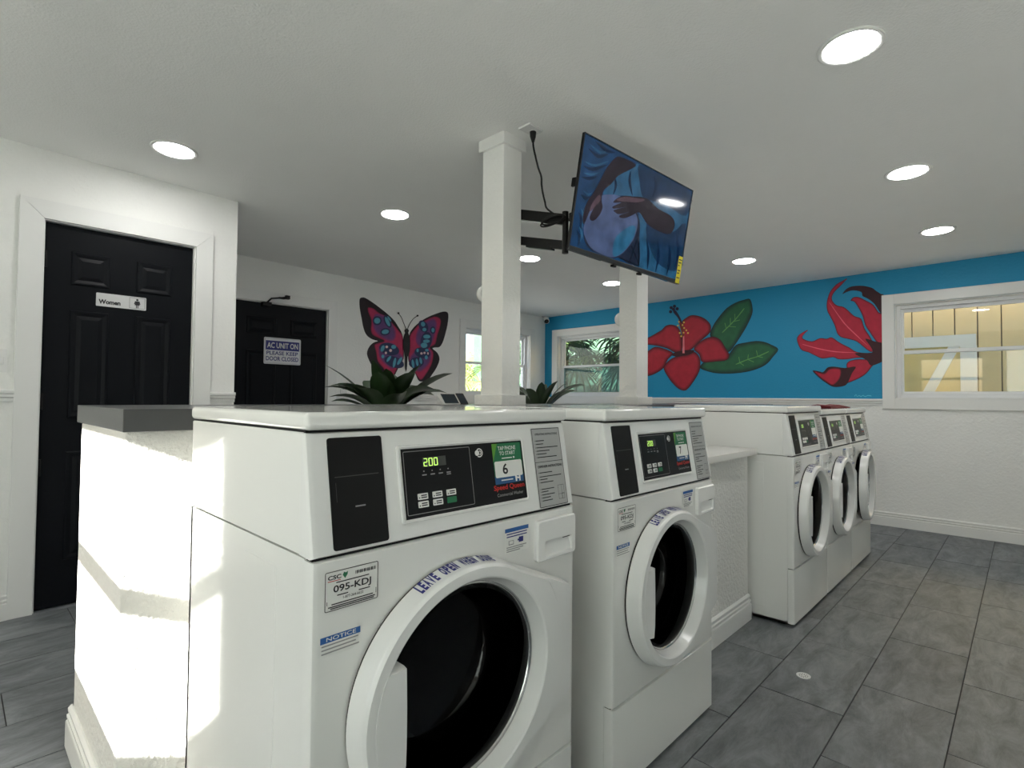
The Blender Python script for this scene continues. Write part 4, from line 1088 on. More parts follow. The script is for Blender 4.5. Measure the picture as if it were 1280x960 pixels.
TVPIC = [('picture_patch','1',[(0.296,0.858),(0.437,0.985),(0.505,0.985),(0.668,0.985),(0.992,0.98),(0.992,0.663),(0.992,0.059),(0.589,0.055),(0.514,0.453),(0.52,0.597),(0.417,0.671),(0.199,0.571),(0.241,0.699)]),('picture_patch','2',[(0.455,0.985),(0.668,0.985),(0.987,0.984),(0.974,0.729),(0.785,0.74),(0.635,0.724),(0.53,0.709),(0.476,0.84)]),('picture_patch','2',[(0.597,0.488),(0.827,0.471),(0.986,0.654),(0.992,0.179),(0.799,0.136),(0.667,0.26)]),('picture_patch','3',[(0.613,0.349),(0.642,0.214),(0.663,0.074),(0.67,0.076),(0.666,0.223),(0.62,0.353)]),('picture_patch','3',[(0.721,0.373),(0.745,0.213),(0.747,0.073),(0.754,0.074),(0.77,0.221),(0.728,0.376)]),('picture_patch','3',[(0.834,0.397),(0.859,0.234),(0.863,0.08),(0.871,0.081),(0.887,0.241),(0.842,0.4)]),('picture_patch','3',[(0.258,0.773),(0.275,0.701),(0.272,0.616),(0.277,0.617),(0.295,0.71),(0.264,0.777)]),('picture_patch','3',[(0.385,0.877),(0.381,0.789),(0.427,0.692),(0.433,0.697),(0.402,0.802),(0.391,0.88)]),('picture_patch','3',[(0.599,0.941),(0.62,0.863),(0.615,0.77),(0.622,0.771),(0.644,0.874),(0.605,0.946)]),('picture_patch','3',[(0.9,0.5),(0.933,0.356),(0.944,0.222),(0.952,0.224),(0.961,0.366),(0.908,0.504)]),('picture_patch','3',[(0.025,0.734),(0.094,0.731),(0.182,0.824),(0.178,0.832),(0.09,0.761),(0.027,0.744)]),('picture_patch','1',[(0.036,0.776),(0.105,0.777),(0.193,0.868),(0.191,0.873),(0.102,0.797),(0.037,0.783)]),('picture_patch','3',[(0.024,0.641),(0.078,0.644),(0.127,0.697),(0.124,0.705),(0.074,0.673),(0.025,0.65)]),('picture_patch','1',[(0.035,0.683),(0.088,0.689),(0.138,0.74),(0.136,0.745),(0.086,0.709),(0.035,0.689)]),('picture_patch','3',[(0.034,0.493),(0.07,0.468),(0.097,0.508),(0.092,0.514),(0.072,0.499),(0.038,0.502)]),('picture_patch','1',[(0.046,0.534),(0.081,0.512),(0.107,0.549),(0.104,0.553),(0.083,0.534),(0.048,0.54)]),('picture_patch','3',[(0.032,0.339),(0.049,0.285),(0.056,0.196),(0.064,0.197),(0.074,0.297),(0.039,0.345)]),('picture_patch','1',[(0.044,0.379),(0.064,0.326),(0.069,0.235),(0.074,0.236),(0.081,0.335),(0.049,0.383)]),('picture_patch','3',[(0.038,0.186),(0.055,0.131),(0.058,0.072),(0.066,0.073),(0.08,0.143),(0.045,0.192)]),('picture_patch','1',[(0.05,0.226),(0.07,0.172),(0.071,0.111),(0.076,0.111),(0.087,0.18),(0.054,0.23)]),('picture_patch','3',[(0.045,0.886),(0.116,0.855),(0.183,0.922),(0.18,0.93),(0.12,0.888),(0.049,0.896)]),('picture_patch','1',[(0.056,0.929),(0.128,0.902),(0.194,0.966),(0.193,0.971),(0.13,0.925),(0.059,0.935)]),('picture_patch','3',[(0.088,0.976),(0.173,0.939),(0.234,0.969),(0.235,0.979),(0.183,0.973),(0.092,0.985)]),('picture_patch','1',[(0.1,0.985),(0.186,0.985),(0.246,0.985),(0.247,0.985),(0.193,0.985),(0.102,0.985)]),('picture_patch','5',[(0.097,0.148),(0.084,0.27),(0.11,0.391),(0.15,0.506),(0.226,0.592),(0.327,0.626),(0.433,0.61),(0.526,0.494),(0.55,0.325),(0.584,0.085),(0.488,0.055),(0.401,0.081),(0.342,0.055),(0.223,0.055),(0.135,0.083)]),('picture_patch','4',[(0.186,0.564),(0.282,0.62),(0.408,0.615),(0.497,0.516),(0.516,0.418),(0.495,0.286),(0.425,0.138),(0.34,0.065),(0.236,0.063),(0.154,0.09),(0.095,0.179),(0.084,0.253),(0.099,0.37),(0.139,0.485)]),('picture_patch','6',[(0.335,0.224),(0.391,0.332),(0.469,0.416),(0.505,0.396),(0.487,0.283),(0.424,0.146),(0.347,0.076)]),('picture_patch','7',[(0.529,0.318),(0.484,0.055),(0.493,0.055),(0.538,0.319)]),('picture_patch','7',[(0.542,0.286),(0.576,0.065),(0.587,0.068),(0.551,0.29)]),('picture_patch','7',[(0.482,0.226),(0.575,0.08),(0.583,0.087),(0.491,0.233)]),('picture_patch','7',[(0.4,0.076),(0.58,0.061),(0.583,0.072),(0.402,0.086)]),('picture_patch','9',[(0.289,0.965),(0.424,0.968),(0.37,0.886),(0.289,0.791),(0.242,0.691),(0.193,0.616),(0.188,0.525),(0.205,0.468),(0.187,0.386),(0.146,0.32),(0.116,0.339),(0.138,0.437),(0.114,0.409),(0.084,0.27),(0.068,0.294),(0.069,0.389),(0.086,0.475),(0.117,0.553),(0.151,0.667),(0.19,0.809),(0.241,0.921)]),('picture_patch','9',[(0.284,0.546),(0.301,0.588),(0.356,0.644),(0.433,0.675),(0.564,0.717),(0.68,0.672),(0.818,0.659),(0.869,0.595),(0.836,0.479),(0.711,0.463),(0.597,0.488),(0.516,0.56),(0.456,0.507),(0.398,0.455),(0.36,0.442),(0.35,0.459),(0.436,0.533),(0.348,0.47),(0.309,0.47),(0.299,0.487),(0.402,0.564),(0.298,0.498),(0.284,0.513),(0.349,0.578)]),('picture_patch','8',[(0.302,0.58),(0.365,0.638),(0.434,0.665),(0.548,0.7),(0.487,0.644),(0.378,0.6)]),('picture_patch','8',[(0.108,0.406),(0.126,0.479),(0.164,0.562),(0.18,0.521),(0.144,0.447),(0.12,0.396)])]

tr, tf, tu = Vector((0.995, -0.091, -0.029)), Vector((0.094, 0.983, 0.158)), Vector((0.014, -0.16, 0.987))
tr.normalize()
tf = (tf - tr * tf.dot(tr)).normalized()
tu = tr.cross(tf)
TVM = Matrix.Translation((2.354, 1.398, 2.049)) @ Matrix((tr, tf, tu)).transposed().to_4x4()
tv.matrix_world = TVM
a, b = wv / 2, hv / 2
m = MB()
m.box(-a, a, 0.0, 0.012, -b, b, 0.003)
m.box(-a * 0.86, a * 0.86, 0.012, 0.055, -b * 0.92, b * 0.45, 0.015)
m.done('cabinet', M['black'], tv)
m = MB()
fw = 0.006
for x0, x1, z0, z1 in ((-a, a, b - fw, b), (-a, -a + fw, -b, b), (a - fw, a, -b, b)):
    m.box(x0, x1, -0.005, 0.0, z0, z1, 0.001, 1)
m.box(-a, a, -0.007, 0.0, -b, -b + 0.022, 0.002)
m.done('bezel', mat('dark_gray_bezel', (0.03, 0.03, 0.032), 0.25), tv)
for x in (-0.11, 0.10):
    MB().box(x - 0.012, x + 0.012, 0.0, 0.02, -b - 0.012, -b, 0.002).done('foot_clip', M['black'], tv)
MB().box(-a - 0.012, -a, 0.0, 0.025, 0.02, 0.06, 0.003).done('side_plug', M['black'], tv)
TVC = {'1': lin(40, 86, 118), '2': lin(24, 48, 76), '3': lin(12, 30, 58), '4': lin(74, 88, 122), '5': lin(34, 40, 58), '6': lin(44, 96, 128), '7': lin(12, 14, 20), '8': lin(82, 64, 74), '9': lin(36, 28, 38)}


def catmull(P, k=3):
    n, out = len(P), []
    for i in range(n):
        p0, p1, p2, p3 = P[i - 1], P[i], P[(i + 1) % n], P[(i + 2) % n]
        for j in range(k):
            t = j / k
            out.append(tuple(0.5 * (2 * p1[c] + (p2[c] - p0[c]) * t + (2 * p0[c] - 5 * p1[c] + 4 * p2[c] - p3[c]) * t * t + (3 * p1[c] - p0[c] - 3 * p2[c] + p3[c]) * t ** 3) for c in (0, 1)))
    return out


def area(P):
    return sum(P[i - 1][0] * P[i][1] - P[i][0] * P[i - 1][1] for i in range(len(P))) / 2


def inset(P, w):
    s = 1 if area(P) > 0 else -1
    n, out = len(P), []
    lim = []                                   # keep the blend narrower than the shape itself at thin tips and notches
    for i in range(n):
        q = min([math.dist(P[i], P[j]) for j in range(n) if min((i - j) % n, (j - i) % n) > 5] or [1.0])
        lim.append(min(w, q * 0.30))
    for _ in range(3):
        lim = [min(lim[i], (lim[i - 1] + lim[i] + lim[(i + 1) % n]) / 3) for i in range(n)]
    for i in range(n):
        w = lim[i]
        ax, ay = P[i][0] - P[i - 1][0], P[i][1] - P[i - 1][1]
        bx_, by = P[(i + 1) % n][0] - P[i][0], P[(i + 1) % n][1] - P[i][1]
        la, lb = math.hypot(ax, ay) or 1e-9, math.hypot(bx_, by) or 1e-9
        nx, ny = -(ay / la + by / lb) * s, (ax / la + bx_ / lb) * s
        l = math.hypot(nx, ny) or 1e-9
        out.append((P[i][0] + nx / l * w, P[i][1] + ny / l * w))
    return out


def painting(name, parent, layers, f, m, step=0.00015, smooth=True, d0=0.001):
    """flat painted shapes: each polygon has an edge colour that blends inwards over width w to the fill colour.
    layers: (part name, points, edge colour, fill colour, w)"""
    groups = {}
    for i, (nm, pts, ce, ci, w) in enumerate(layers):
        groups.setdefault(nm, []).append((i, pts, ce, ci, w))
    for nm, L in groups.items():
        bm = bmesh.new()
        lay = bm.loops.layers.float_color.new('Col')
        for i, pts, ce, ci, w in L:
            P = catmull(pts) if smooth and len(pts) > 5 else pts
            if area(P) < 0:
                P = P[::-1]
            d = d0 + i * step
            if w:
                Q = inset(P, w)
                va = [bm.verts.new(f(u, v, d)) for u, v in P]
                vb = [bm.verts.new(f(u, v, d)) for u, v in Q]
                for k in range(len(P)):
                    j = (k + 1) % len(P)
                    fc = bm.faces.new((va[k], va[j], vb[j], vb[k]))
                    for l, c in zip(fc.loops, (ce, ce, ci, ci)):
                        l[lay] = (*c, 1)
            else:
                Q = P
            vi = [bm.verts.new(f(u, v, d + step * 0.3)) for u, v in Q]
            for tr_ in tessellate_polygon([[Vector((u, v, 0)) for u, v in Q]]):
                try:
                    fc = bm.faces.new([vi[k] for k in tr_])
                except ValueError:
                    continue
                for l in fc.loops:
                    l[lay] = (*ci, 1)
        me = bpy.data.meshes.new(nm)
        bm.to_mesh(me)
        bm.free()
        me.materials.append(m)
        o = bpy.data.objects.new(nm, me)
        COL.objects.link(o)
        o.parent = parent


sw_, sh_ = wv - 2 * fw, hv - fw - 0.022
TVF = lambda u, v, d: (-a + fw + u * sw_, -0.0012 - d, -b + 0.022 + (v - 0.05) / 0.95 * sh_)
rec = [(0, 0.05), (1, 0.05), (1, 1), (0, 1)]
layers = [('screen', rec, lin(20, 58, 94), lin(20, 58, 94), 0)]
for nm, c, pts in TVPIC:
    layers.append(('screen_picture', pts, TVC[c], TVC[c], 0))
painting('screen', tv, layers, TVF, M['screen'], step=0.00004, d0=0.0)
m = MB()
m.quad(lambda u, v, d: (u, -0.0082, v), a - 0.045, a - 0.006, -b + 0.004, -b + 0.150, 0)
yl = m.done('energy_sticker', M['yellow'], tv, flat=True)
m = MB()
for i, (z, w_) in enumerate(((0.128, 0.030), (0.112, 0.026), (0.096, 0.014), (0.07, 0.028), (0.055, 0.02), (0.03, 0.028))):
    m.quad(lambda u, v, d: (u, -0.0086, v), a - 0.041, a - 0.041 + w_, -b + z, -b + z + 0.006, 0)
m.done('sticker_print', M['print_k'], yl, flat=True)

# wall arm from the column to the set
arm = empty('television_mount', (1.945, 1.88, 2.03), 'black swing arm joining the nearer column to the television', 'mount')
m = MB()
m.box(0.0, 0.012, -0.055, 0.055, -0.14, 0.14, 0.003)
m.done('wall_plate', M['black'], arm)


def bar(m, p, q, w, h):
    p, q = Vector(p), Vector(q)
    d = (q - p).normalized()
    s = d.cross(Vector((0, 0, 1))).normalized() * w / 2
    u = Vector((0, 0, h / 2))
    m.loft([[e + s + u, e - s + u, e - s - u, e + s - u] for e in (p, q)], True, True)


m = MB()
bar(m, (0.02, 0.03, 0.056), (0.022, -0.335, -0.058), 0.022, 0.052)
m.done('upper_arm', M['black'], arm)
m = MB()
bar(m, (0.02, 0.03, -0.078), (0.022, -0.335, -0.178), 0.022, 0.042)
bar(m, (0.022, -0.10, -0.135), (0.022, -0.26, -0.178), 0.03, 0.018)
m.done('lower_arm', M['black'], arm)
m = MB()
m.tube([(0.022, -0.335, -0.02), (0.022, -0.335, -0.215)], 0.015, 12)
m.box(0.02, 0.30, -0.362, -0.338, -0.20, -0.16, 0.004)
m.box(0.02, 0.30, -0.385, -0.355, -0.07, -0.03, 0.004)
m.done('swivel', M['black'], arm)
for x in (0.10, 0.27):
    m = MB()
    bar(m, (x, -0.390, 0.10), (x, -0.352, -0.14), 0.03, 0.03)
    m.done('set_bracket', M['black'], arm)

# ceiling outlet and cord
oc = empty('ceiling_outlet', (1.876, 1.690, ceil_z(1.876, 1.69)), 'white ceiling outlet plate beside the nearer column', 'outlet')
MB().box(-0.040, 0.058, -0.035, 0.037, -0.008, 0.002, 0.002).done('cover_plate', M['plastic'], oc)
MB().box(0.002, 0.046, -0.018, 0.020, -0.011, -0.007, 0.002).done('socket', M['plastic'], oc)
oz = ceil_z(1.876, 1.69)
m = MB()
P = [(1.898, 1.69, oz - 0.010), (1.898, 1.69, oz - 0.028), (1.899, 1.69, oz - 0.05), (1.902, 1.690, oz - 0.08), (1.909, 1.687, 2.31), (1.930, 1.684, 2.25), (1.950, 1.681, 2.21), (1.952, 1.68, 2.17), (1.957, 1.676, 2.13), (1.965, 1.67, 2.09), (1.968, 1.66, 2.055), (1.985, 1.63, 2.025)]


def smooth_path(P, k=5):
    out = []
    for i in range(len(P) - 1):
        p0, p1, p2, p3 = P[max(i - 1, 0)], P[i], P[i + 1], P[min(i + 2, len(P) - 1)]
        for j in range(k):
            t = j / k
            out.append(tuple(0.5 * (2 * p1[c] + (p2[c] - p0[c]) * t + (2 * p0[c] - 5 * p1[c] + 4 * p2[c] - p3[c]) * t * t + (3 * p1[c] - p0[c] - 3 * p2[c] + p3[c]) * t ** 3) for c in range(3)))
    return out + [P[-1]]


m.tube(smooth_path(P), 0.0045, 8)
for k in range(3):
    L = [(1.950 + 0.012 * math.cos(t) - 0.006 * k, 1.60 + 0.080 * math.cos(t + 0.3 * k), 1.985 - 0.006 * k + 0.018 * math.sin(t) + 0.012 * math.cos(t)) for t in [2 * math.pi * i / 18 for i in range(19)]]
    m.tube(L, 0.0042, 6)
m.tube(smooth_path([(1.985, 1.63, 2.025), (1.99, 1.61, 1.995), (1.99, 1.56, 1.97), (1.985, 1.53, 1.985)]), 0.0042, 6)
cord = m.done('power_cord', M['rubber'])
tag(cord, 'black power cord hanging from the ceiling outlet to the television arm', 'cord')
m = MB()
m.tube([(1.898, 1.69, oz - 0.010), (1.898, 1.69, oz - 0.034), (1.899, 1.69, oz - 0.06)], [0.016, 0.014, 0.006], 12)
m.done('plug', M['rubber'], cord)

# ------------------------------------------------------------------ wall paintings
PC = {'K': (lin(26, 12, 20),) * 2, 'R': (lin(110, 14, 48), lin(178, 40, 84)), 'P': (lin(150, 44, 100), lin(98, 62, 118)), 'N': (lin(46, 40, 78), lin(36, 44, 84)),
      'T': (lin(56, 100, 136), lin(84, 158, 182)), 'W': (lin(180, 140, 150), lin(226, 200, 200)), 'B': (lin(14, 14, 16),) * 2}
fb = lambda u, v, d: (u - 3.55, -d, v - 1.75)
t = empty('butterfly_mural', (3.55, YB, 1.75), 'pink, purple and teal butterfly painted on the white back wall', 'mural')
painting('butterfly', t, [(n, p, *PC[c], {'K': 0, 'R': 0.016, 'P': 0.03, 'N': 0.008, 'T': 0.006, 'W': 0.004, 'B': 0}[c]) for n, c, p in BUTTERFLY], fb, M['paint'])
FC = {'G': (lin(10, 34, 46), lin(36, 98, 64), 0.06), 'V': (lin(96, 156, 84),) * 2 + (0,), 'R': (lin(56, 8, 24), lin(172, 30, 50), 0.045), 'D': (lin(40, 6, 18), lin(54, 8, 22), 0.01),
      'S': (lin(220, 120, 130),) * 2 + (0,), 'O': (lin(150, 96, 30), lin(120, 40, 30), 0.006), 'N': (lin(24, 18, 50),) * 2 + (0,), 'Y': (lin(226, 190, 80),) * 2 + (0,), 'U': (lin(90, 190, 215),) * 2 + (0,)}
fh_ = lambda u, v, d: (-d, u - 3.0, v - 1.6)
t = empty('hibiscus_mural', (XR, 3.0, 1.6), 'red hibiscus with two green leaves painted on the blue wall', 'mural')
painting('hibiscus', t, [(n, p, *FC[c]) for n, c, p in HIBISCUS], fh_, M['paint'])
fl_ = lambda u, v, d: (-d, u - 1.4, v - 1.6)
t = empty('lily_mural', (XR, 1.4, 1.6), 'red flame lily painted on the blue wall beside the right window', 'mural')
LC = dict(FC)
LC['R'] = (lin(56, 8, 26), lin(180, 30, 58), 0.014)
LC['V'] = (lin(226, 90, 110),) * 2 + (0,)
painting('lily', t, [(n, p, *LC[c]) for n, c, p in LILY], fl_, M['paint'])

# ------------------------------------------------------------------ signs on the doors
s = empty('restroom_sign', (0.675, RY + 0.0235, 1.674), 'silver Women restroom sign on the black six-panel door', 'sign')
m = MB()
m.rrect(FR, -0.1185, 0.1185, -0.037, 0.037, 0.003, 0.004, d0=-0.001)
m.done('sign_plate', mat('brushed_sign_plate', (0.62, 0.62, 0.62), 0.4), s, flat=True)
m = MB()
m.text(FR, 'Women', -0.108, -0.006, -0.024, 0.002, 0.0036, 0.05)
m.frame(FR, 0.036, 0.112, -0.031, 0.031, 0.0015, 0.0036)
m.rrect(FR, 0.068, 0.080, 0.014, 0.026, 0.0036, 0.0058)
m.poly(FR, [(0.063, 0.012), (0.085, 0.012), (0.090, -0.006), (0.086, -0.007), (0.081, 0.006), (0.087, -0.012), (0.0795, -0.012), (0.0795, -0.028), (0.0755, -0.028), (0.0755, -0.012), (0.0725, -0.012), (0.0725, -0.028), (0.0685, -0.028), (0.0685, -0.012), (0.061, -0.012), (0.067, 0.006), (0.062, -0.007), (0.058, -0.006)], 0.0037)
m.done('sign_lettering', M['print_k'], s, flat=True, tri=True)
s = empty('door_sign', (2.163, YB + 0.0115, 1.560), 'AC UNIT ON sign in navy and white on the black back door', 'sign')
m = MB()
m.rrect(FR, -0.173, 0.173, -0.123, 0.123, 0.003, 0.012, 0, d0=-0.001)
m.quad(FR, -0.158, 0.158, 0.008, 0.094, 0.0034, 1)
m.frame(FR, -0.166, 0.166, -0.116, 0.116, 0.0022, 0.0034, 0.008, 2)
m.done('sign_plate', [mat('sign_white', (0.74, 0.75, 0.78), 0.4), M['print_navy'], M['print_gray']], s, flat=True)
m = MB()
m.text(FR, 'AC UNIT ON', -0.145, 0.145, 0.026, 0.078, 0.004, 0.02)
m.done('sign_heading', M['print_w'], s, flat=True)
m = MB()
m.text(FR, 'PLEASE KEEP', -0.150, 0.146, -0.038, -0.002, 0.004, 0.02)
m.text(FR, 'DOOR CLOSED', -0.154, 0.152, -0.092, -0.052, 0.004, 0.02)
m.done('sign_lettering', M['print_navy'], s, flat=True)

# small fixtures
s = empty('light_switch', (0.165, RY, 1.306), 'white light switch plate left of the restroom door', 'switch')
m = MB()
m.rrect(FR, -0.058, 0.034, -0.058, 0.058, 0.005, 0.004, d0=0)
m.done('switch_plate', M['plastic'], s)
MB().box(0.0, 0.022, -0.011, -0.004, -0.018, 0.018, 0.002).done('rocker', M['plastic'], s)
MB().box(-0.044, -0.022, -0.011, -0.004, -0.018, 0.018, 0.002).done('rocker', M['plastic'], s)
for x, z, lab in ((2.79, 1.16, 'white outlet plate on the back wall left of the first plant'), (4.03, 1.075, 'white outlet plate on the back wall right of the butterfly')):
    s = empty('wall_outlet', (x, YB, z), lab, 'outlet')
    m = MB()
    m.rrect(FR, -0.036, 0.036, -0.057, 0.057, 0.006, 0.004, d0=0)
    m.done('cover_plate', M['plastic'], s)
    for q in (-0.024, 0.024):
        MB().box(-0.016, 0.016, -0.009, -0.005, q - 0.014, q + 0.014, 0.002).done('socket', M['plastic'], s)
s = empty('security_camera', (5.90, 4.975, 2.335), 'white security camera with black lens in the ceiling corner', 'camera')
m = MB()
m.loft([circ(r, 20, 0, 0, 0) and [(r * math.cos(2 * math.pi * i / 20), r * math.sin(2 * math.pi * i / 20), z) for i in range(20)] for r, z in ((0.07, -0.002), (0.07, -0.02), (0.05, -0.03))], True, True)
m.done('camera_base', M['plastic'], s)
m = MB()
ax = Vector((-0.55, -0.62, -0.55)).normalized()
m.tube([Vector((0, 0, -0.03)) - ax * 0.01, Vector((0, 0, -0.06)) + ax * 0.01, Vector((0, 0, -0.06)) + ax * 0.07], [0.03, 0.042, 0.040], 16)
m.done('camera_body', M['plastic'], s)
m = MB()
m.tube([Vector((0, 0, -0.06)) + ax * 0.0695, Vector((0, 0, -0.06)) + ax * 0.078], [0.034, 0.030], 16)
m.done('camera_lens', M['black'], s)
dn = empty('floor_drain', (2.471, 0.680, 0.0), 'small round white floor drain set in a gray tile', 'drain')
m = MB()
cz_ = lambda r, z, n=24: [(r * math.cos(2 * math.pi * i / n), r * math.sin(2 * math.pi * i / n), z) for i in range(n)]
m.loft([cz_(0.027, 0.0), cz_(0.027, 0.003), cz_(0.022, 0.003), cz_(0.021, 0.0022), cz_(0.004, 0.0022)], False, True)
dr = m.done('drain_grate', M['plastic'], dn)
m = MB()
for rr_, q in ((0.008, 6), (0.0155, 11)):
    for i in range(q):
        t_ = 2 * math.pi * i / q
        m.faces([(rr_ * math.cos(t_) + 0.0022 * math.cos(s_), rr_ * math.sin(t_) + 0.0022 * math.sin(s_), 0.0027) for s_ in [2 * math.pi * k / 8 for k in range(8)]], [tuple(range(8))])
m.done('drain_holes', M['gap'], dr, flat=True)

# ------------------------------------------------------------------ payment tablets on the half wall
for x, y, w_, h_, rz, fr_, lab, bez_ in ((1.765, 2.10, 0.125, 0.085, R(8), 'plastic', 'tilted white-framed tablet on the half wall left of the nearer column', 0.010),
                                       (1.865, 2.12, 0.060, 0.085, R(8), 'black', 'narrow dark handset leaning beside the white-framed tablet', 0.004)):
    s = empty('tablet' if fr_ == 'plastic' else 'handset', (x, y, 1.104), lab, 'tablet' if fr_ == 'plastic' else 'handset', rz=rz)
    TF = lambda u, v, d: (u - v * 0.26, 0.5 * v - d * 0.89, v + d * 0.45)
    m = MB()
    m.loft([[TF(u, v, d) for u, v in rr_pts(-w_ / 2, w_ / 2, 0.001, h_ * 0.68, 0.006)] for d in (-0.010, 0.0)], True, True)
    m.done('case', M[fr_], s)
    m = MB()
    m.quad(TF, -w_ / 2 + bez_, w_ / 2 - bez_, 0.006, h_ * 0.68 - 0.005, 0.0006)
    m.done('screen', mat('dim_tablet_screen', (0.02, 0.035, 0.05), 0.12), s, flat=True)
    m = MB()
    m.loft([[(-0.02, 0.03, 0.0), (0.02, 0.03, 0.0), (0.02, 0.09, 0.0), (-0.02, 0.09, 0.0)], [(-0.03, 0.026, 0.03), (0.0, 0.026, 0.03), (0.0, 0.034, 0.03), (-0.03, 0.034, 0.03)]], True, True)
    m.done('stand', M[fr_], s)

# ------------------------------------------------------------------ plants behind the half wall
tb = empty('plant_table', (2.66, 2.95, 0.0), 'white folding table behind the half wall carrying both plants', 'table')
MB().box(-1.15, 1.15, -0.32, 0.32, 0.765, 0.80, 0.004).done('tabletop', M['counter'], tb)
for sx_ in (-1.08, 1.08):
    for sy_ in (-0.26, 0.26):
        MB().box(sx_ - 0.02, sx_ + 0.02, sy_ - 0.02, sy_ + 0.02, 0.0, 0.765, 0.003).done('leg', M['trim'], tb)


def leaf(parent, base, az, length, width, rise, droop, fold=0.25, m='leaf', tilt=0.0, n=9):
    mb = MB()
    d = Vector((math.cos(az), math.sin(az), 0))
    s = Vector((-math.sin(az), math.cos(az), 0))
    L = []
    for i in range(n + 1):
        t_ = i / n
        p = Vector(base) + d * (length * (t_ * math.cos(rise * (1 - 0.3 * t_)))) + Vector((0, 0, length * (math.sin(rise) * t_ - droop * t_ ** 2.4)))
        w_ = width * (0.62 * max(0.0, math.sin(math.pi * max(0.0, (t_ - 0.16) / 0.84) ** 0.85)) ** 0.75 + (0.05 if t_ < 0.9 else 0.01))
        sd = (s * math.cos(tilt) + Vector((0, 0, math.sin(tilt)))) * w_
        L.append([p - sd + Vector((0, 0, w_ * fold)), p - sd * 0.5 + Vector((0, 0, w_ * fold * 0.3)), p, p + sd * 0.5 + Vector((0, 0, w_ * fold * 0.3)), p + sd + Vector((0, 0, w_ * fold))])
    mb.loft(L, closed=False)
    return mb.done('leaf', M[m], parent, angle=80)


def plant(x, y, z, label, leaves, seed):
    rnd = random.Random(seed)
    p = empty('potted_plant', (x, y, z), label, 'plant', 'potted plants behind the half wall')
    m = MB()
    L = lambda r, zz: [(r * math.cos(2 * math.pi * i / 28), r * math.sin(2 * math.pi * i / 28), zz) for i in range(28)]
    m.loft([L(0.085, 0.0), L(0.10, 0.01), L(0.135, 0.20), L(0.14, 0.205), L(0.14, 0.22), L(0.128, 0.22), L(0.122, 0.19)], True, False)
    m.done('pot', M['pot'], p)
    m = MB()
    m.loft([L(0.124, 0.195), L(0.06, 0.205), L(0.01, 0.205)], False, True)
    m.done('soil', M['soil'], p)
    for az, ln, wd, rise, dr_ in leaves:
        leaf(p, (0.03 * math.cos(R(az)), 0.03 * math.sin(R(az)), 0.19), R(az), ln, wd, R(rise), dr_, tilt=rnd.uniform(-0.3, 0.3))
    return p


# azimuth 0 = +x; the camera looks along about 44 degrees, so 315 is to the right and 135 to the left in the picture
plant(1.93, 2.95, 0.80, 'dark green leafy plant below the butterfly painting',
      [(135, .46, .11, 64, .42), (150, .46, .10, 58, .40), (120, .42, .10, 68, .46), (165, .40, .11, 50, .40), (140, .36, .10, 42, .34), (315, .50, .10, 56, .22), (300, .44, .10, 64, .46), (330, .46, .10, 56, .44),
       (345, .40, .10, 60, .46), (225, .36, .12, 76, .14), (235, .34, .10, 82, .05), (270, .42, .11, 74, .24), (255, .34, .11, 60, .36), (205, .38, .10, 62, .36), (45, .36, .10, 78, .14), (90, .38, .10, 70, .26), (180, .42, .10, 66, .40), (10, .40, .10, 66, .36),
       (215, .39, .07, 84, .04), (290, .40, .09, 80, .10), (128, .52, .05, 58, .16)], 3)
plant(3.42, 2.95, 0.80, 'dark green arching plant between the two columns',
      [(130, .58, .08, 68, .22), (145, .46, .09, 58, .36), (165, .44, .06, 62, .40), (320, .50, .06, 62, .36), (300, .52, .06, 66, .40), (335, .46, .06, 58, .38), (350, .40, .06, 62, .40), (225, .36, .06, 76, .20), (250, .42, .06, 72, .26),
       (275, .38, .06, 66, .34), (200, .38, .06, 66, .32), (100, .42, .06, 72, .30), (30, .40, .06, 72, .26), (315, .36, .055, 76, .16)], 5)

# ------------------------------------------------------------------ outside
m = MB()
m.box(-16, 24, -16, 26, -0.22, -0.16)
tag(m.done('ground', M['ground'], flat=True), 'pale sunlit concrete ground outside the windows', kind='structure')
m = MB()
m.box(-14, 16, -12.2, -9.5, -0.16, 3.6)  # unseen block added to cut off the bright horizon sky
tag(m.done('sky_blocker', mat('gray_sky_blocker', (0.22, 0.22, 0.21), 0.8, var=0.1), flat=True), 'added gray block behind the viewer, unseen, hiding the low sky', 'building')

shed = empty('wooden_shed', (7.6, 0.6, -0.16), 'tan board building with white barn-door trim outside the right window', 'building')
sy = lambda y_: y_ - 0.6
y0 = 0.938 - 0.1895 * 15
for i in range(28):
    ya = y0 + i * 0.1895
    MB().box(0.0, 0.03, sy(ya + 0.005), sy(ya + 0.1845), 0.0, 3.0, 0.002, 1).done('plank', M['tan'], shed, flat=True)
MB().box(0.03, 0.10, sy(y0), sy(y0 + 28 * 0.1895), 0.0, 3.0).done('backing', mat('dark_board_joint', (0.09, 0.06, 0.03), 0.9), shed, flat=True)
bd = MB()
bd.box(-0.012, 0.0, sy(0.50), sy(2.0), 0.15, 1.91, 0.001, 1)
bd.done('barn_door', mat('yellow_barn_door', lin(200, 180, 124), 0.7, var=0.08, vscale=3), shed, flat=True)
for y_a, y_b, z_a, z_b in ((0.380, 2.05, 1.905, 2.03), (0.375, 0.514, 0.15, 1.905), (1.92, 2.05, 0.15, 1.905), (0.514, 1.92, 0.15, 0.29)):
    MB().box(-0.034, -0.012, sy(y_a), sy(y_b), z_a, z_b, 0.002, 1).done('trim_board', M['barn'], shed, flat=True)
m = MB()
q0 = [(0.545, 1.905), (0.645, 1.905), (1.92, 0.29), (1.92, 0.42)]
def brace(x): return [(x, sy(0.514), 1.905), (x, sy(0.612), 1.905), (x, sy(1.36), 0.29), (x, sy(1.24), 0.29)]
m.loft([brace(-0.012), brace(-0.032)], True, True)
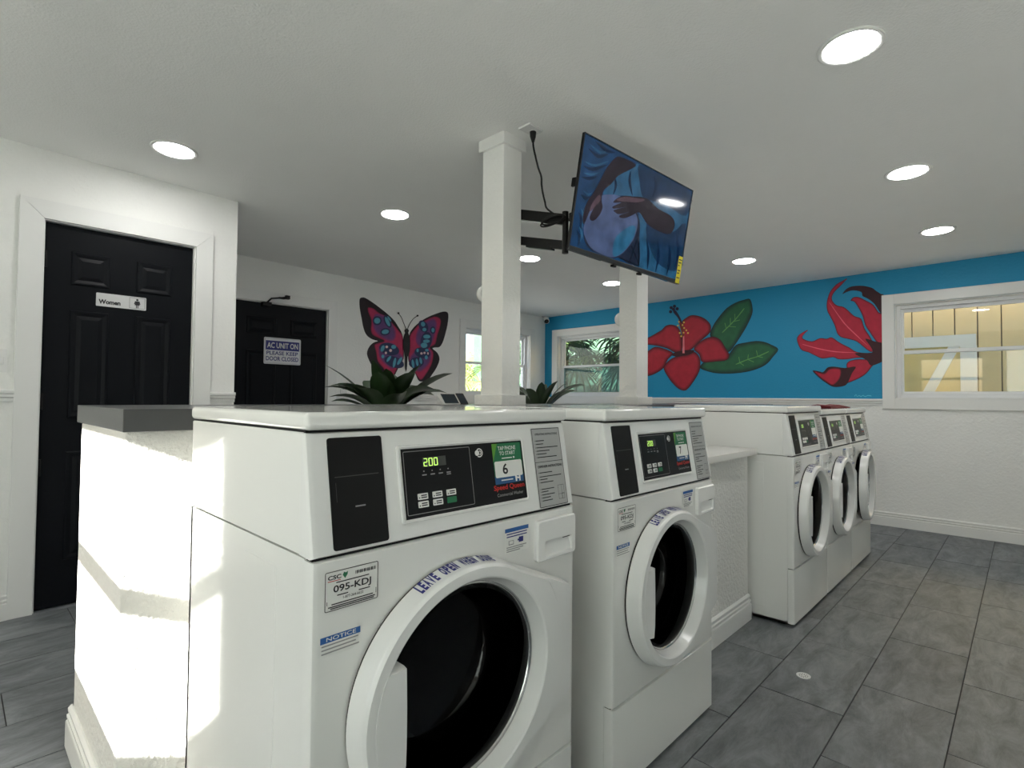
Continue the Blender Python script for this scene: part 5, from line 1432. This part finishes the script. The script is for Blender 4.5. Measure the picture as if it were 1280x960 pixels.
m.done('brace_board', M['barn'], shed, flat=True)


def fan_palm(name, x, y, h, fans, label, cat, grp, mats, seed, rad=0.55):
    rnd = random.Random(seed)
    root = empty(name, (x, y, -0.16), label, cat, grp)
    m = MB()
    m.tube([(0.06 * math.sin(i), 0, h * i / 5) for i in range(6)], [0.10, 0.085, 0.08, 0.075, 0.075, 0.09], 10)
    m.done('trunk', M['bark'], root)
    for k in range(fans):
        az = 2 * math.pi * k / fans * 2.4 + rnd.uniform(-.3, .3)
        el_ = rnd.uniform(-0.5, 1.1)
        d = Vector((math.cos(az) * math.cos(el_), math.sin(az) * math.cos(el_), math.sin(el_)))
        base = Vector((0, 0, h)) + d * rad * rnd.uniform(0.5, 0.9)
        s = d.cross(Vector((0, 0, 1))).normalized()
        u = s.cross(d)
        m = MB()
        m.tube([(0, 0, h), tuple(base)], [0.012, 0.008], 5)
        nb = 17
        for i in range(nb):
            t_ = R(-115 + 230 * i / (nb - 1))
            dd = d * math.cos(t_) + s * math.sin(t_)
            pp = dd.cross(u).normalized()
            Ln = rad * (1.0 - 0.25 * abs(math.sin(t_))) * rnd.uniform(0.9, 1.1)
            rows_ = []
            for j in range(6):
                q = j / 5
                c = base + dd * Ln * q - Vector((0, 0, 0.55 * Ln * q ** 2.4))
                w_ = 0.030 * rad / 0.55 * (0.35 + 1.3 * q) * (1 - q ** 4) + 0.001
                rows_.append([c - pp * w_ * 0.5, c + u * w_ * 0.15, c + pp * w_ * 0.5])
            m.loft(rows_, closed=False)
        m.done('fan_leaf', M[mats[k % len(mats)]], root, angle=80)
    return root


for i, (x, y, h, lab) in enumerate(((7.35, 5.75, 1.95, 'fan palm just outside the middle window, at its left'),
                                    (8.1, 6.9, 2.2, 'fan palm farther behind the middle window'),
                                    (7.6, 4.5, 1.95, 'fan palm outside the middle window, at its right'))):
    fan_palm('fan_palm', x, y, h, 22, lab, 'palm', 'fan palms outside the middle window', ('palmleaf', 'palmleaf', 'palmleaf', 'palmleaf3'), 20 + i, 0.62)
fan_palm('palm_tree', 9.6, 10.3, 1.7, 16, 'sunlit yellow-green palm seen through the back window', 'palm', None, ('palmleaf2',), 41, 0.8)
m = MB()
m.box(9.6, 9.8, 4.2, 10.6, -0.16, 3.6)  # dark green slab added as a hedge backdrop for the middle window
tag(m.done('hedge_backdrop', mat('dark_green_backdrop', lin(52, 78, 60), 0.8, var=0.5, vscale=2.5), flat=True), 'dark green backdrop standing in for a hedge behind the fan palms', 'wall')
